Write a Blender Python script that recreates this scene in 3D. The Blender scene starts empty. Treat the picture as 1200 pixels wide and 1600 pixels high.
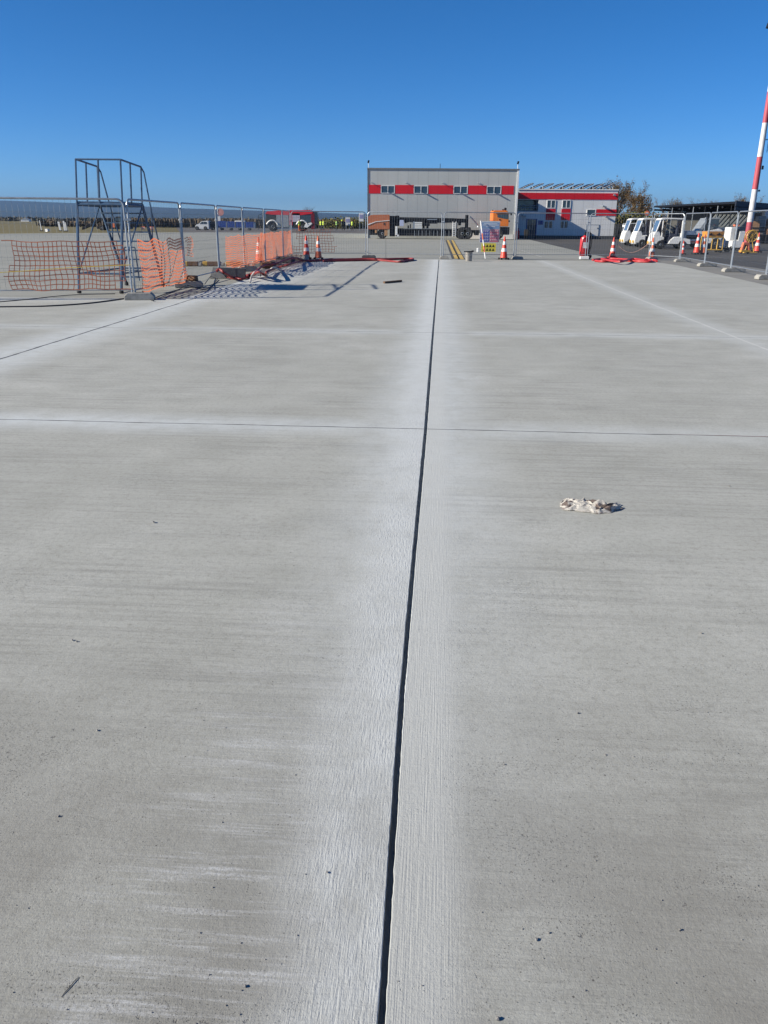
import bpy, bmesh, math, random
from mathutils import Vector, Matrix, noise as mnoise
R = math.radians
sc = bpy.context.scene
COL = sc.collection

# ---------------------------------------------------------------- camera
F, H, ROLL = 1250.0, 1.63, R(0.4)
PITCH = math.atan((800 - 345.3) / F)
cam_d = bpy.data.cameras.new('camera')
cam_d.sensor_fit = 'VERTICAL'
cam_d.sensor_height = 36.0
cam_d.lens = 36.0 * F / 1600.0
cam_d.clip_start, cam_d.clip_end = 0.05, 30000
cam = bpy.data.objects.new('camera', cam_d)
COL.objects.link(cam)
cam.matrix_world = Matrix.Translation((0, 0, H)) @ Matrix.Rotation(math.pi / 2 - PITCH, 4, 'X') @ Matrix.Rotation(ROLL, 4, 'Z')
sc.camera = cam
sc.render.resolution_x, sc.render.resolution_y = 768, 1024

# ---------------------------------------------------------------- sky, sun, exposure
SUN_EL = R(26.0)
SH_AZ = R(13.0)                       # shadows run along +X, a little away from the camera
sun_dir = Vector((-math.cos(SUN_EL) * math.cos(SH_AZ), -math.cos(SUN_EL) * math.sin(SH_AZ), math.sin(SUN_EL)))
w = bpy.data.worlds.new('World')
sc.world = w
w.use_nodes = True
nt = w.node_tree
nt.nodes.clear()
sky = nt.nodes.new('ShaderNodeTexSky')
sky.sky_type = 'NISHITA'
sky.sun_disc = False
sky.sun_elevation = SUN_EL
sky.sun_rotation = math.atan2(sun_dir.x, sun_dir.y)
sky.altitude = 3000
sky.air_density = 0.8
sky.dust_density = 0.3
sky.ozone_density = 6.0
bg = nt.nodes.new('ShaderNodeBackground')
bg.inputs['Strength'].default_value = 0.071
ow = nt.nodes.new('ShaderNodeOutputWorld')
hsv = nt.nodes.new('ShaderNodeHueSaturation')
hsv.inputs['Saturation'].default_value = 1.18
nt.links.new(sky.outputs[0], hsv.inputs['Color'])
nt.links.new(hsv.outputs[0], bg.inputs[0])
nt.links.new(bg.outputs[0], ow.inputs[0])
sd = bpy.data.lights.new('sun', 'SUN')
sd.energy = 4.3
sd.angle = R(0.53)
sd.color = (1.0, 0.93, 0.80)
so = bpy.data.objects.new('sun', sd)
COL.objects.link(so)
so.rotation_euler = (-sun_dir).to_track_quat('-Z', 'Y').to_euler()
sc.view_settings.view_transform = 'Standard'
sc.view_settings.look = 'None'
sc.view_settings.gamma = 1.0
sc.view_settings.exposure = 0.95
sc.cycles.volume_bounces = 1
sc.cycles.max_bounces = 8
sc.cycles.use_denoising = True

# ---------------------------------------------------------------- measuring the photograph
def ray(px, py):
    x, y = px - 600, 800 - py
    c, s = math.cos(ROLL), math.sin(ROLL)
    xr, yr = x * c - y * s, x * s + y * c
    return Vector((xr, F * math.cos(PITCH) + yr * math.sin(PITCH), -F * math.sin(PITCH) + yr * math.cos(PITCH)))
def g(px, py, h=0.0):
    d = ray(px, py)
    t = (h - H) / d.z
    return Vector((d.x * t, d.y * t, h))
def at(px, py, Y):
    d = ray(px, py)
    t = Y / d.y
    return Vector((d.x * t, Y, H + d.z * t))

# ---------------------------------------------------------------- materials
def rgb(r, g_, b):
    f = lambda c: (c / 255 / 12.92) if c / 255 <= 0.04045 else ((c / 255 + 0.055) / 1.055) ** 2.4
    return (f(r), f(g_), f(b), 1)
class NT:
    def __init__(s, name):
        s.m = bpy.data.materials.new(name)
        s.m.use_nodes = True
        s.t = s.m.node_tree
        s.b = s.t.nodes['Principled BSDF']
        s.tc = s.t.nodes.new('ShaderNodeTexCoord')
    def n(s, k): return s.t.nodes.new(k)
    def lk(s, a, b): s.t.links.new(a, b)
    def put(s, inp, v):
        if isinstance(v, (int, float)): inp.default_value = v
        elif isinstance(v, (tuple, list)): inp.default_value = v
        else: s.lk(v, inp)
    def math(s, op, a, b=0.0, c=None, clamp=False):
        n = s.n('ShaderNodeMath'); n.operation = op; n.use_clamp = clamp
        s.put(n.inputs[0], a); s.put(n.inputs[1], b)
        if c is not None: s.put(n.inputs[2], c)
        return n.outputs[0]
    def map(s, v, a, b, c=0.0, d=1.0, smooth=False):
        n = s.n('ShaderNodeMapRange'); n.clamp = True
        if smooth: n.interpolation_type = 'SMOOTHSTEP'
        s.put(n.inputs[0], v)
        for i, q in enumerate((a, b, c, d)): s.put(n.inputs[1 + i], q)
        return n.outputs[0]
    def vec(s, scale=(1, 1, 1), src='Object', loc=(0, 0, 0)):
        n = s.n('ShaderNodeMapping'); s.lk(s.tc.outputs[src], n.inputs[0])
        n.inputs['Scale'].default_value = scale; n.inputs['Location'].default_value = loc
        return n.outputs[0]
    def noise(s, v, scale=1.0, detail=2.0, rough=0.5, dist=0.0):
        n = s.n('ShaderNodeTexNoise'); s.lk(v, n.inputs['Vector'])
        n.inputs['Scale'].default_value = scale; n.inputs['Detail'].default_value = detail
        n.inputs['Roughness'].default_value = rough; n.inputs['Distortion'].default_value = dist
        return n.outputs[0]
    def voro(s, v, scale, feat='F1'):
        n = s.n('ShaderNodeTexVoronoi'); n.feature = feat; s.lk(v, n.inputs['Vector'])
        n.inputs['Scale'].default_value = scale
        return n
    def mix(s, f, a, b, mode='MIX'):
        n = s.n('ShaderNodeMix'); n.data_type = 'RGBA'; n.blend_type = mode
        s.put(n.inputs[0], f); s.put(n.inputs[6], a); s.put(n.inputs[7], b)
        return n.outputs[2]
    def bump(s, h, strength=0.3, dist=0.01, prev=None):
        n = s.n('ShaderNodeBump'); s.put(n.inputs['Height'], h)
        n.inputs['Strength'].default_value = strength; n.inputs['Distance'].default_value = dist
        if prev is not None: s.lk(prev, n.inputs['Normal'])
        return n.outputs[0]
def mat(name, col, rough=0.6, metal=0.0, var=0.12, scale=3.0, bump=0.0, bscale=40.0, stretch=(1, 1, 1), dirt=None, spec=None):
    k = NT(name)
    nz = k.noise(k.vec(stretch), scale, 4, 0.6)
    a = tuple(c * (1 - var) for c in col[:3]) + (1,)
    b = tuple(min(1, c * (1 + var)) for c in col[:3]) + (1,)
    c = k.mix(k.map(nz, .3, .7), a, b)
    if dirt:
        c = k.mix(k.map(k.noise(k.vec((1, 1, 1), loc=(7, 3, 1)), scale * 2.3, 5, .65), .5, .75, 0, dirt[0]), c, dirt[1])
    k.lk(c, k.b.inputs['Base Color'])
    k.lk(k.map(k.noise(k.vec(), scale * 3, 3), .3, .7, max(0, rough - .08), min(1, rough + .08)), k.b.inputs['Roughness'])
    k.b.inputs['Metallic'].default_value = metal
    if spec is not None: k.b.inputs['Specular IOR Level'].default_value = spec
    if bump:
        k.lk(k.bump(k.noise(k.vec(), bscale, 4), bump, .01), k.b.inputs['Normal'])
    return k.m
M = {}
M['galv'] = mat('galvanised_steel', (.34, .37, .40, 1), .45, .65, .15, 6)
M['wire'] = mat('fence_wire', (.16, .18, .20, 1), .5, .5, .15, 6)
M['ladder'] = mat('blue_grey_paint', (.045, .095, .17, 1), .5, .1, .25, 5, dirt=(.5, (.12, .10, .08, 1)))
M['block'] = mat('block_concrete', (.30, .29, .265, 1), .9, 0, .22, 6, .5, 60, dirt=(.6, (.13, .125, .115, 1)))
M['blockdark'] = mat('block_recycled_dark', (.07, .075, .085, 1), .85, 0, .2, 6, .4, 60, dirt=(.4, (.2, .2, .19, 1)))
M['red'] = mat('cone_red', (.62, .045, .022, 1), .5, 0, .12, 7, dirt=(.5, (.35, .12, .08, 1)))
M['fadered'] = mat('cone_faded_orange', (.70, .17, .08, 1), .6, 0, .12, 7, dirt=(.4, (.4, .2, .14, 1)))
M['white'] = mat('white_paint', (.72, .72, .70, 1), .5, 0, .06, 4, dirt=(.35, (.42, .41, .38, 1)))
M['rubber'] = mat('black_rubber', (.022, .022, .024, 1), .8, 0, .2, 8)
M['black'] = mat('black_paint', (.009, .011, .016, 1), .6, 0, .25, 5, dirt=(.3, (.03, .03, .03, 1)), spec=.25)
M['hose'] = mat('red_hose', (.24, .022, .022, 1), .6, 0, .25, 9, dirt=(.5, (.15, .09, .08, 1)))
M['cable'] = mat('dark_cable', (.02, .022, .03, 1), .6, 0, .2, 9)
M['rope'] = mat('yellow_rope', (.55, .40, .06, 1), .8)
M['exting'] = mat('extinguisher_red', (.55, .03, .035, 1), .3, 0, .1, 5)
M['yellow'] = mat('yellow_paint', (.55, .33, .05, 1), .5, 0, .15, 5, dirt=(.4, (.25, .17, .06, 1)))
M['orangepaint'] = mat('orange_paint', (.75, .19, .02, 1), .35, 0, .08, 3)
M['rustorange'] = mat('faded_orange_brown_paint', (.42, .13, .055, 1), .5, 0, .12, 2)
M['bluec'] = mat('dark_blue_paint', (.015, .055, .26, 1), .5, 0, .2, 3)
M['silver'] = mat('silver_shutter', (.36, .38, .38, 1), .4, .4, .1, 3)
M['firered'] = mat('fire_engine_red', (.60, .012, .025, 1), .5, 0, .08, 3)
M['glass'] = mat('window_glass', (.03, .05, .075, 1), .08, 0, .3, 1.2, spec=.8)
M['frame'] = mat('white_window_frame', (.75, .75, .73, 1), .4, 0, .04, 3)
M['brown'] = mat('brown_wood', (.14, .075, .04, 1), .8, 0, .3, 9)
M['tan'] = mat('tan_plastic', (.42, .23, .11, 1), .6)
M['bark'] = mat('bare_bark', (.10, .08, .062, 1), .9, 0, .3, 6)
M['skin'] = mat('skin', (.45, .27, .19, 1), .6)
M['hivis'] = mat('hi_vis_yellow', (.55, .70, .04, 1), .6, 0, .08)
M['hivisor'] = mat('hi_vis_orange', (.8, .18, .04, 1), .6, 0, .08)
M['navy'] = mat('navy_cloth', (.025, .03, .05, 1), .85)
M['dust'] = mat('grey_stone', (.22, .21, .20, 1), .9, 0, .4, 300)

def leafmat(name, cols, scale=.6):
    k = NT(name)
    c = k.mix(k.map(k.noise(k.vec(), scale, 3, .7), .35, .65), cols[0], cols[1])
    c = k.mix(k.map(k.noise(k.vec((1, 1, 1), loc=(9, 9, 2)), scale * 5, 2), .5, .7), c, cols[2])
    k.lk(c, k.b.inputs['Base Color']); k.b.inputs['Roughness'].default_value = .8
    k.b.inputs['Specular IOR Level'].default_value = .2
    return k.m
M['leafbrown'] = leafmat('autumn_leaves', [(.11, .065, .03, 1), (.09, .075, .03, 1), (.17, .085, .03, 1)])
M['reeds'] = leafmat('dry_reeds', [(.125, .095, .065, 1), (.115, .088, .06, 1), (.135, .10, .065, 1)], .05)
M['wood'] = leafmat('far_wood', [(.10, .085, .06, 1), (.075, .075, .05, 1), (.14, .09, .06, 1)], .015)
M['hedge'] = leafmat('olive_hedge', [(.13, .12, .03, 1), (.08, .09, .03, 1), (.2, .14, .03, 1)], .5)

def netmat():
    k = NT('orange_net')
    c = k.mix(k.map(k.noise(k.vec(), 2.2, 3), .35, .65), (.74, .20, .08, 1), (.62, .24, .15, 1))
    k.lk(c, k.b.inputs['Base Color']); k.b.inputs['Roughness'].default_value = .5
    tr = k.n('ShaderNodeBsdfTranslucent'); k.lk(c, tr.inputs[0])
    mx = k.n('ShaderNodeMixShader'); mx.inputs[0].default_value = .5
    k.lk(k.b.outputs[0], mx.inputs[1]); k.lk(tr.outputs[0], mx.inputs[2])
    k.lk(mx.outputs[0], k.t.nodes['Material Output'].inputs[0])
    return k.m
M['net'] = netmat()

V1, V2 = 6.53, 12.70
UL, UR = -5.30, 4.60
def concrete():
    k = NT('brushed_concrete')
    sx = k.n('ShaderNodeSeparateXYZ'); k.lk(k.tc.outputs['Object'], sx.inputs[0])
    u, v = sx.outputs[0], sx.outputs[1]
    big = k.noise(k.vec(), .33, 3, .55)
    med = k.noise(k.vec(), 2.3, 4, .6)
    streak = k.noise(k.vec((.55, 21, 1)), 1.0, 5, .65)
    fine = k.noise(k.vec((3.5, 75, 1)), 1.0, 3, .6)
    grain = k.noise(k.vec(), 210, 3, .7)
    col = k.mix(k.map(big, .35, .65), (.405, .408, .372, 1), (.485, .488, .452, 1))
    col = k.mix(k.map(med, .35, .7, 0, .45), col, (.295, .297, .262, 1))
    patch = k.map(k.noise(k.vec((1, 1, 1), loc=(3, 8, 0)), .8, 3), .4, .62)
    sd = k.math('MULTIPLY', k.map(streak, .46, .7), k.math('ADD', k.math('MULTIPLY', patch, .6), .18))
    col = k.mix(sd, col, (.255, .255, .235, 1))
    fd = k.math('MULTIPLY', k.map(fine, .52, .72), k.math('ADD', k.math('MULTIPLY', patch, .35), .12))
    col = k.mix(fd, col, (.23, .23, .215, 1))
    broom = k.noise(k.vec((1.6, 210, 1)), 1.0, 3, .65)
    col = k.mix(k.map(broom, .5, .75, 0, k.map(k.noise(k.vec((1, 1, 1), loc=(2, 6, 0)), 1.7, 3), .35, .6, .12, .5)), col, (.235, .236, .212, 1))
    mott = k.noise(k.vec(), 28, 4, .7)
    col = k.mix(k.map(mott, .48, .70, 0, .5), col, (.25, .245, .215, 1))
    col = k.mix(k.map(k.noise(k.vec((1, 1, 1), loc=(5, 5, 5)), 38, 3, .7), .58, .75, 0, .45), col, (.50, .50, .475, 1))
    gr = k.noise(k.vec((1, 1, 1), loc=(3, 1, 5)), 150, 3, .8)
    col = k.mix(k.map(gr, .50, .68, 0, .55), col, (.20, .195, .175, 1))
    gb = k.noise(k.vec((60, 190, 1), loc=(3, 1, 5)), 1.0, 3, .8)
    col = k.mix(k.map(gb, .54, .72, 0, .5), col, (.20, .195, .175, 1))
    au0 = k.math('ABSOLUTE', u)
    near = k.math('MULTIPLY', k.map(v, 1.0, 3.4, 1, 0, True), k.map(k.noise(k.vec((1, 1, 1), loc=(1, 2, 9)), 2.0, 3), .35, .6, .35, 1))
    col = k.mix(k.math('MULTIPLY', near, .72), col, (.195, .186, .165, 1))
    rb = k.math('MULTIPLY', k.map(k.math('ABSOLUTE', k.math('SUBTRACT', u, .48)), .05, .32, 1, 0, True), k.map(v, 1.2, 4.5, 1, 0, True))
    rough = k.math('MAXIMUM', k.map(k.noise(k.vec((.8, 1.6, 1), loc=(6, 3, 2)), 1.5, 4, .65), .46, .62), k.math('MULTIPLY', rb, k.map(k.noise(k.vec(), 6, 3), .35, .6, .3, 1)))
    sp1 = k.noise(k.vec((120, 170, 1), loc=(1, 1, 3)), 1.0, 3, .75)
    spk = k.math('MULTIPLY', k.map(sp1, k.map(rough, 0, 1, .72, .62), k.map(rough, 0, 1, .75, .65)), k.map(au0, .12, .3, .15, .85))
    col = k.mix(spk, col, (.10, .095, .085, 1))
    spb = k.noise(k.vec((1, 1, 1), loc=(2, 7, 1)), 85, 2, .8)
    spk = k.math('MAXIMUM', spk, k.math('MULTIPLY', k.map(spb, k.map(rough, 0, 1, .76, .655), k.map(rough, 0, 1, .78, .675)), k.map(au0, .12, .3, .1, .8)))
    sp2 = k.noise(k.vec((1, 1, 1), loc=(8, 1, 3)), 46, 3, .75)
    spk2 = k.map(sp2, k.map(rough, 0, 1, .74, .64), k.map(rough, 0, 1, .76, .68))
    col = k.mix(k.math('MULTIPLY', spk2, k.map(au0, .12, .3, .08, .6)), col, (.12, .11, .10, 1))
    # pale laitance beside the joints
    wob = k.math('MULTIPLY', k.math('SUBTRACT', k.noise(k.vec((.6, 1.3, 1)), 1.0, 4, .6), .5), .30)
    lw = k.math('ADD', k.math('MULTIPLY', u, -1.0), wob)
    left = k.math('MULTIPLY', k.math('LESS_THAN', u, 0.0), k.math('MULTIPLY', k.map(lw, .12, .36, 1, 0, True), k.map(k.noise(k.vec((4, 2.5, 1), loc=(3, 3, 3)), 1.0, 5, .7), .36, .58, .45, 1)))
    rw = k.math('ADD', u, k.math('MULTIPLY', wob, .25))
    right = k.math('MULTIPLY', k.math('GREATER_THAN', u, 0.0), k.map(rw, .11, .24, 1, 0, True))
    au = k.math('ABSOLUTE', u)
    halo = k.math('MULTIPLY', k.map(k.math('ADD', au, wob), .12, .78, 1, 0, True), k.map(v, 1.5, 6, .08, .72))
    def hal(src, c0, w0):
        d = k.math('ABSOLUTE', k.math('ADD', k.math('SUBTRACT', src, c0), k.math('MULTIPLY', wob, .8)))
        return k.map(d, .02, w0, 1, 0, True)
    h = k.math('MAXIMUM', halo, k.math('MULTIPLY', hal(v, V1, .5), k.map(u, -3.5, 3, .85, .35)))
    h = k.math('MAXIMUM', h, k.math('MULTIPLY', hal(v, V2, .5), .5))
    h = k.math('MAXIMUM', h, k.math('MULTIPLY', hal(u, UL, .9), .8))
    h = k.math('MAXIMUM', h, k.math('MULTIPLY', hal(u, UR, .5), .38))
    # pale area beside the fence on the left
    pf = k.math('MULTIPLY', k.map(u, -5.6, -3.0, 1, .0, True), k.map(v, 15.5, 19, 0, .8, True))
    h = k.math('MAXIMUM', h, pf)
    h = k.math('MULTIPLY', h, k.map(k.noise(k.vec(), 5, 4, .7), .3, .6, .5, 1))
    col = k.mix(k.math('MULTIPLY', h, .92), col, (.55, .58, .585, 1))
    scr = k.noise(k.vec((170, 14, 1)), 1.0, 3, .65, .3)
    core = k.math('MAXIMUM', left, right)
    col = k.mix(k.math('MULTIPLY', left, .75), col, (.55, .57, .565, 1))
    col = k.mix(k.math('MULTIPLY', right, .62), col, (.50, .51, .49, 1))
    col = k.mix(k.math('MULTIPLY', left, k.map(scr, .52, .75, 0, .5)), col, (.27, .27, .26, 1))
    # white smears left of the joint in the foreground
    sm = k.math('ADD', k.math('MULTIPLY', k.noise(k.vec((1.4, 13, 1), loc=(1.5, 4, 0)), 1.0, 3, .6), .55), k.math('MULTIPLY', k.noise(k.vec((5, 95, 1)), 1.0, 4, .7), .45))
    smk = k.math('MULTIPLY', k.map(k.math('ABSOLUTE', k.math('ADD', u, .46)), .12, .42, 1, 0, True), k.map(v, 1.0, 4.5, 1, 0, True))
    col = k.mix(k.math('MULTIPLY', k.map(sm, .50, .66), k.math('MULTIPLY', smk, k.map(k.noise(k.vec((1,1,1), loc=(2,2,2)), 110, 3, .8), .40, .58, .25, .95))), col, (.54, .55, .555, 1))
    # pits
    hgt = k.math('SUBTRACT', k.math('MULTIPLY', grain, .25), k.math('ADD', k.math('MULTIPLY', spk, .7), k.math('MULTIPLY', spk2, .5)))
    for sc_, thr, sel, amt in ((23, .08, .55, .85), (60, .15, .30, .7), (130, .24, .30, .6)):
        vn = k.voro(k.vec(), sc_)
        sp = k.n('ShaderNodeSeparateColor'); k.lk(vn.outputs['Color'], sp.inputs[0])
        dens = k.map(k.noise(k.vec((1, 1, 1), loc=(sc_, 2, 0)), 3.4, 4), .42, .62, .94, sel)
        on = k.math('GREATER_THAN', sp.outputs[0], dens)
        rad = k.math('MULTIPLY', sp.outputs[1], thr)
        pit = k.math('MULTIPLY', on, k.math('LESS_THAN', vn.outputs['Distance'], rad))
        pit = k.math('MULTIPLY', pit, k.math('SUBTRACT', 1.0, k.math('MULTIPLY', core, .85)))
        col = k.mix(k.math('MULTIPLY', pit, amt), col, (.085, .08, .075, 1))
        hgt = k.math('SUBTRACT', hgt, k.math('MULTIPLY', pit, .6))
    # sawn transverse joints, side joints
    def line(src, c0, w0, other, amt, colr):
        nonlocal col
        wn = k.math('MULTIPLY', k.math('SUBTRACT', k.noise(other, 1.0, 4), .5), .05)
        d = k.math('ABSOLUTE', k.math('ADD', k.math('SUBTRACT', src, c0), wn))
        wd = k.map(k.noise(other, 3.0, 2), .35, .65, w0 * .5, w0)
        col = k.mix(k.math('MULTIPLY', k.math('LESS_THAN', d, wd), amt), col, colr)
    ax = k.vec((1.0, 0, 0)); ay = k.vec((0, 1.0, 0))
    line(v, V1, .011, ax, .95, (.06, .06, .065, 1))
    line(v, V2, .017, ax, .85, (.10, .10, .11, 1))
    line(v, 18.8, .012, ax, .3, (.2, .2, .2, 1))
    line(v, 25.0, .015, ax, .25, (.2, .2, .2, 1))
    line(u, UL, .024, ay, .95, (.04, .045, .06, 1))
    line(u, UR, .022, ay, .8, (.56, .56, .53, 1))
    line(v, V1 + .012, .006, k.vec((2.1, 0, 0)), k.map(u, 1.9, 2.6, 0, .55), (.30, .10, .08, 1))
    k.lk(col, k.b.inputs['Base Color'])
    k.b.inputs['Roughness'].default_value = .85
    k.b.inputs['Specular IOR Level'].default_value = .3
    hh = k.math('ADD', hgt, k.math('MULTIPLY', k.math('MULTIPLY', scr, left), .85))
    hh = k.math('ADD', hh, k.math('MULTIPLY', k.math('MULTIPLY', k.noise(k.vec((230, 4, 1)), 1.0, 2), right), .38))
    hh = k.math('ADD', hh, k.math('MULTIPLY', k.noise(k.vec((9, 160, 1)), 1.0, 3), .22))
    hh = k.math('ADD', hh, k.math('MULTIPLY', k.noise(k.vec((60, 60, 1)), 1.0, 4, .7), .45))
    k.lk(k.bump(hh, .85, .004), k.b.inputs['Normal'])
    return k.m
M['concrete'] = concrete()
def slabmat(name, a, b, gx, gy, line, wl=.03):
    k = NT(name)
    sx = k.n('ShaderNodeSeparateXYZ'); k.lk(k.tc.outputs['Object'], sx.inputs[0])
    col = k.mix(k.map(k.noise(k.vec(), .12, 4, .6), .35, .65), a, b)
    col = k.mix(k.map(k.noise(k.vec((.05, .9, 1)), 1, 4), .5, .75, 0, .5), col, tuple(c * .78 for c in a[:3]) + (1,))
    col = k.mix(k.map(k.noise(k.vec(), 9, 4, .7), .4, .7, 0, .35), col, tuple(min(1, c * 1.25) for c in b[:3]) + (1,))
    if gx:
        for o_, s_ in ((sx.outputs[0], gx), (sx.outputs[1], gy)):
            d = k.math('PINGPONG', o_, s_ / 2)
            col = k.mix(k.math('MULTIPLY', k.math('LESS_THAN', d, wl), .6), col, line)
    k.lk(col, k.b.inputs['Base Color']); k.b.inputs['Roughness'].default_value = .9
    k.b.inputs['Specular IOR Level'].default_value = .25
    k.lk(k.bump(k.noise(k.vec(), 60, 3), .4, .01), k.b.inputs['Normal'])
    return k.m
M['oldconc'] = slabmat('old_concrete', (.245, .25, .225, 1), (.29, .29, .262, 1), 5.2, 6.2, (.14, .14, .13, 1))
M['asphalt'] = slabmat('asphalt_dark', (.062, .062, .062, 1), (.083, .08, .076, 1), 0, 0, None)
M['asphalt2'] = slabmat('asphalt_road_grey', (.105, .10, .095, 1), (.14, .125, .11, 1), 0, 0, None)
M['edge'] = slabmat('asphalt_margin', (.17, .168, .16, 1), (.215, .21, .195, 1), 0, 0, None)
M['grass'] = slabmat('dry_grass', (.115, .10, .042, 1), (.17, .14, .062, 1), 0, 0, None)
M['markyellow'] = mat('marking_yellow', (.50, .34, .09, 1), .8, 0, .2, 12)
M['markblack'] = mat('marking_black', (.05, .05, .05, 1), .85)
M['markwhite'] = mat('marking_white', (.36, .36, .34, 1), .8, 0, .25, 6)
M['hill'] = leafmat('hill_scrub', [(.03, .04, .03, 1), (.045, .045, .035, 1), (.022, .03, .025, 1)], .002)

def cladmat(name, col, pitch=1.0, axis=0):
    k = NT(name)
    sx = k.n('ShaderNodeSeparateXYZ'); k.lk(k.tc.outputs['Object'], sx.inputs[0])
    d = k.math('PINGPONG', sx.outputs[axis], pitch / 2)
    seam = k.map(d, 0, .03, 1, 0)
    rib = k.math('PINGPONG', sx.outputs[axis], pitch / 16)
    c = k.mix(k.map(k.noise(k.vec((.9, .9, .12)), 1, 3), .35, .65), tuple(q * .93 for q in col[:3]) + (1,), col)
    c = k.mix(k.math('MULTIPLY', seam, .55), c, tuple(q * .5 for q in col[:3]) + (1,))
    k.lk(c, k.b.inputs['Base Color']); k.b.inputs['Roughness'].default_value = .45
    k.lk(k.bump(k.math('ADD', k.math('MULTIPLY', rib, .3), k.math('MULTIPLY', seam, -.4)), .5, .02), k.b.inputs['Normal'])
    return k.m
M['clad'] = cladmat('grey_cladding', (.46, .475, .455, 1))
M['cladred'] = cladmat('red_cladding', (.60, .008, .018, 1))
M['cladwhite'] = cladmat('white_cladding', (.70, .70, .69, 1))
M['corr'] = cladmat('corrugated_beige', (.36, .34, .29, 1), .6)

# ---------------------------------------------------------------- mesh builder
class MB:
    def __init__(s): s.b = bmesh.new()
    def box(s, c, d, rz=0, ry=0, rx=0, bevel=0):
        m = Matrix.Translation(c) @ Matrix.Rotation(rz, 4, 'Z') @ Matrix.Rotation(ry, 4, 'Y') @ Matrix.Rotation(rx, 4, 'X') @ Matrix.Diagonal((d[0], d[1], d[2], 1))
        r = bmesh.ops.create_cube(s.b, size=1, matrix=m)
        if bevel:
            es = list({e for v in r['verts'] for e in v.link_edges})
            bmesh.ops.bevel(s.b, geom=es, offset=bevel, segments=2, affect='EDGES', profile=.5)
        return s
    def b2(s, a, b_, **k):
        return s.box([(a[i] + b_[i]) / 2 for i in range(3)], [abs(b_[i] - a[i]) for i in range(3)], **k)
    def tube(s, pts, r, n=6, closed=False, cap=True):
        pts = [Vector(p) for p in pts]
        rs = r if isinstance(r, (list, tuple)) else [r] * len(pts)
        rings = []
        L = len(pts)
        up = None
        for i, p in enumerate(pts):
            if closed: t = (pts[(i + 1) % L] - pts[i - 1])
            else: t = pts[min(i + 1, L - 1)] - pts[max(i - 1, 0)]
            t = t.normalized() if t.length > 1e-9 else Vector((0, 0, 1))
            if up is None:
                up = Vector((0, 0, 1)) if abs(t.z) < .9 else Vector((0, 1, 0))
            a = t.cross(up)
            if a.length < 1e-4: a = t.cross(Vector((1, 0, .1)))
            a.normalize(); bb = a.cross(t).normalized(); up = bb
            rings.append([s.b.verts.new(p + (a * math.cos(q) + bb * math.sin(q)) * rs[i]) for q in [2 * math.pi * j / n for j in range(n)]])
        m = L if closed else L - 1
        for i in range(m):
            A, B = rings[i], rings[(i + 1) % L]
            for j in range(n):
                s.b.faces.new((A[j], B[j], B[(j + 1) % n], A[(j + 1) % n]))
        if cap and not closed and n > 2:
            s.b.faces.new(rings[0]); s.b.faces.new(rings[-1][::-1])
        return s
    def lathe(s, prof, c=(0, 0, 0), n=20, axis='Z', cap=True):
        c = Vector(c); rings = []
        for r, z in prof:
            ring = []
            for j in range(n):
                q = 2 * math.pi * j / n
                o = {'Z': (r * math.cos(q), r * math.sin(q), z), 'Y': (r * math.cos(q), z, r * math.sin(q)), 'X': (z, r * math.cos(q), r * math.sin(q))}[axis]
                ring.append(s.b.verts.new(c + Vector(o)))
            rings.append(ring)
        for A, B in zip(rings, rings[1:]):
            for j in range(n): s.b.faces.new((A[j], A[(j + 1) % n], B[(j + 1) % n], B[j]))
        if cap:
            s.b.faces.new(rings[0][::-1]); s.b.faces.new(rings[-1])
        return s
    def prism(s, poly, y0, y1):          # polygon in XZ, extruded along Y
        a = [s.b.verts.new((p[0], y0, p[1])) for p in poly]; b_ = [s.b.verts.new((p[0], y1, p[1])) for p in poly]
        s.b.faces.new(a); s.b.faces.new(b_[::-1])
        for i in range(len(poly)):
            j = (i + 1) % len(poly)
            s.b.faces.new((a[i], b_[i], b_[j], a[j]))
        return s
    def slab(s, poly, z0, z1):           # polygon in XY, extruded along Z
        a = [s.b.verts.new((p[0], p[1], z0)) for p in poly]; b_ = [s.b.verts.new((p[0], p[1], z1)) for p in poly]
        s.b.faces.new(a); s.b.faces.new(b_[::-1])
        for i in range(len(poly)):
            j = (i + 1) % len(poly)
            s.b.faces.new((a[i], b_[i], b_[j], a[j]))
        return s
    def quad(s, p): s.b.faces.new([s.b.verts.new(q) for q in p]); return s
    def leaves(s, c, rad, n, size, rnd, squash=None):
        c = Vector(c)
        for _ in range(n):
            while True:
                p = Vector((rnd.uniform(-1, 1), rnd.uniform(-1, 1), rnd.uniform(-1, 1)))
                if p.length < 1: break
            p = Vector((p.x * rad[0], p.y * rad[1], p.z * rad[2])) + c
            a = Vector((rnd.gauss(0, 1), rnd.gauss(0, 1), rnd.gauss(0, 1))).normalized()
            b_ = a.cross(Vector((rnd.gauss(0, 1), rnd.gauss(0, 1), rnd.gauss(0, 1)))).normalized()
            z = size * rnd.uniform(.6, 1.4)
            s.quad([p - a * z - b_ * z * .5, p + a * z - b_ * z * .5, p + a * z * .8 + b_ * z * .5, p - a * z * .8 + b_ * z * .5])
        return s
    def build(s, name, m, parent=None, smooth=False, loc=None):
        bmesh.ops.recalc_face_normals(s.b, faces=s.b.faces)
        me = bpy.data.meshes.new(name)
        s.b.to_mesh(me); s.b.free()
        me.materials.append(m)
        if smooth:
            for p in me.polygons: p.use_smooth = True
            try: me.set_sharp_from_angle(angle=R(38))
            except Exception: pass
        o = bpy.data.objects.new(name, me); COL.objects.link(o)
        if parent: o.parent = parent
        if loc is not None: o.location = loc
        return o
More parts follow.
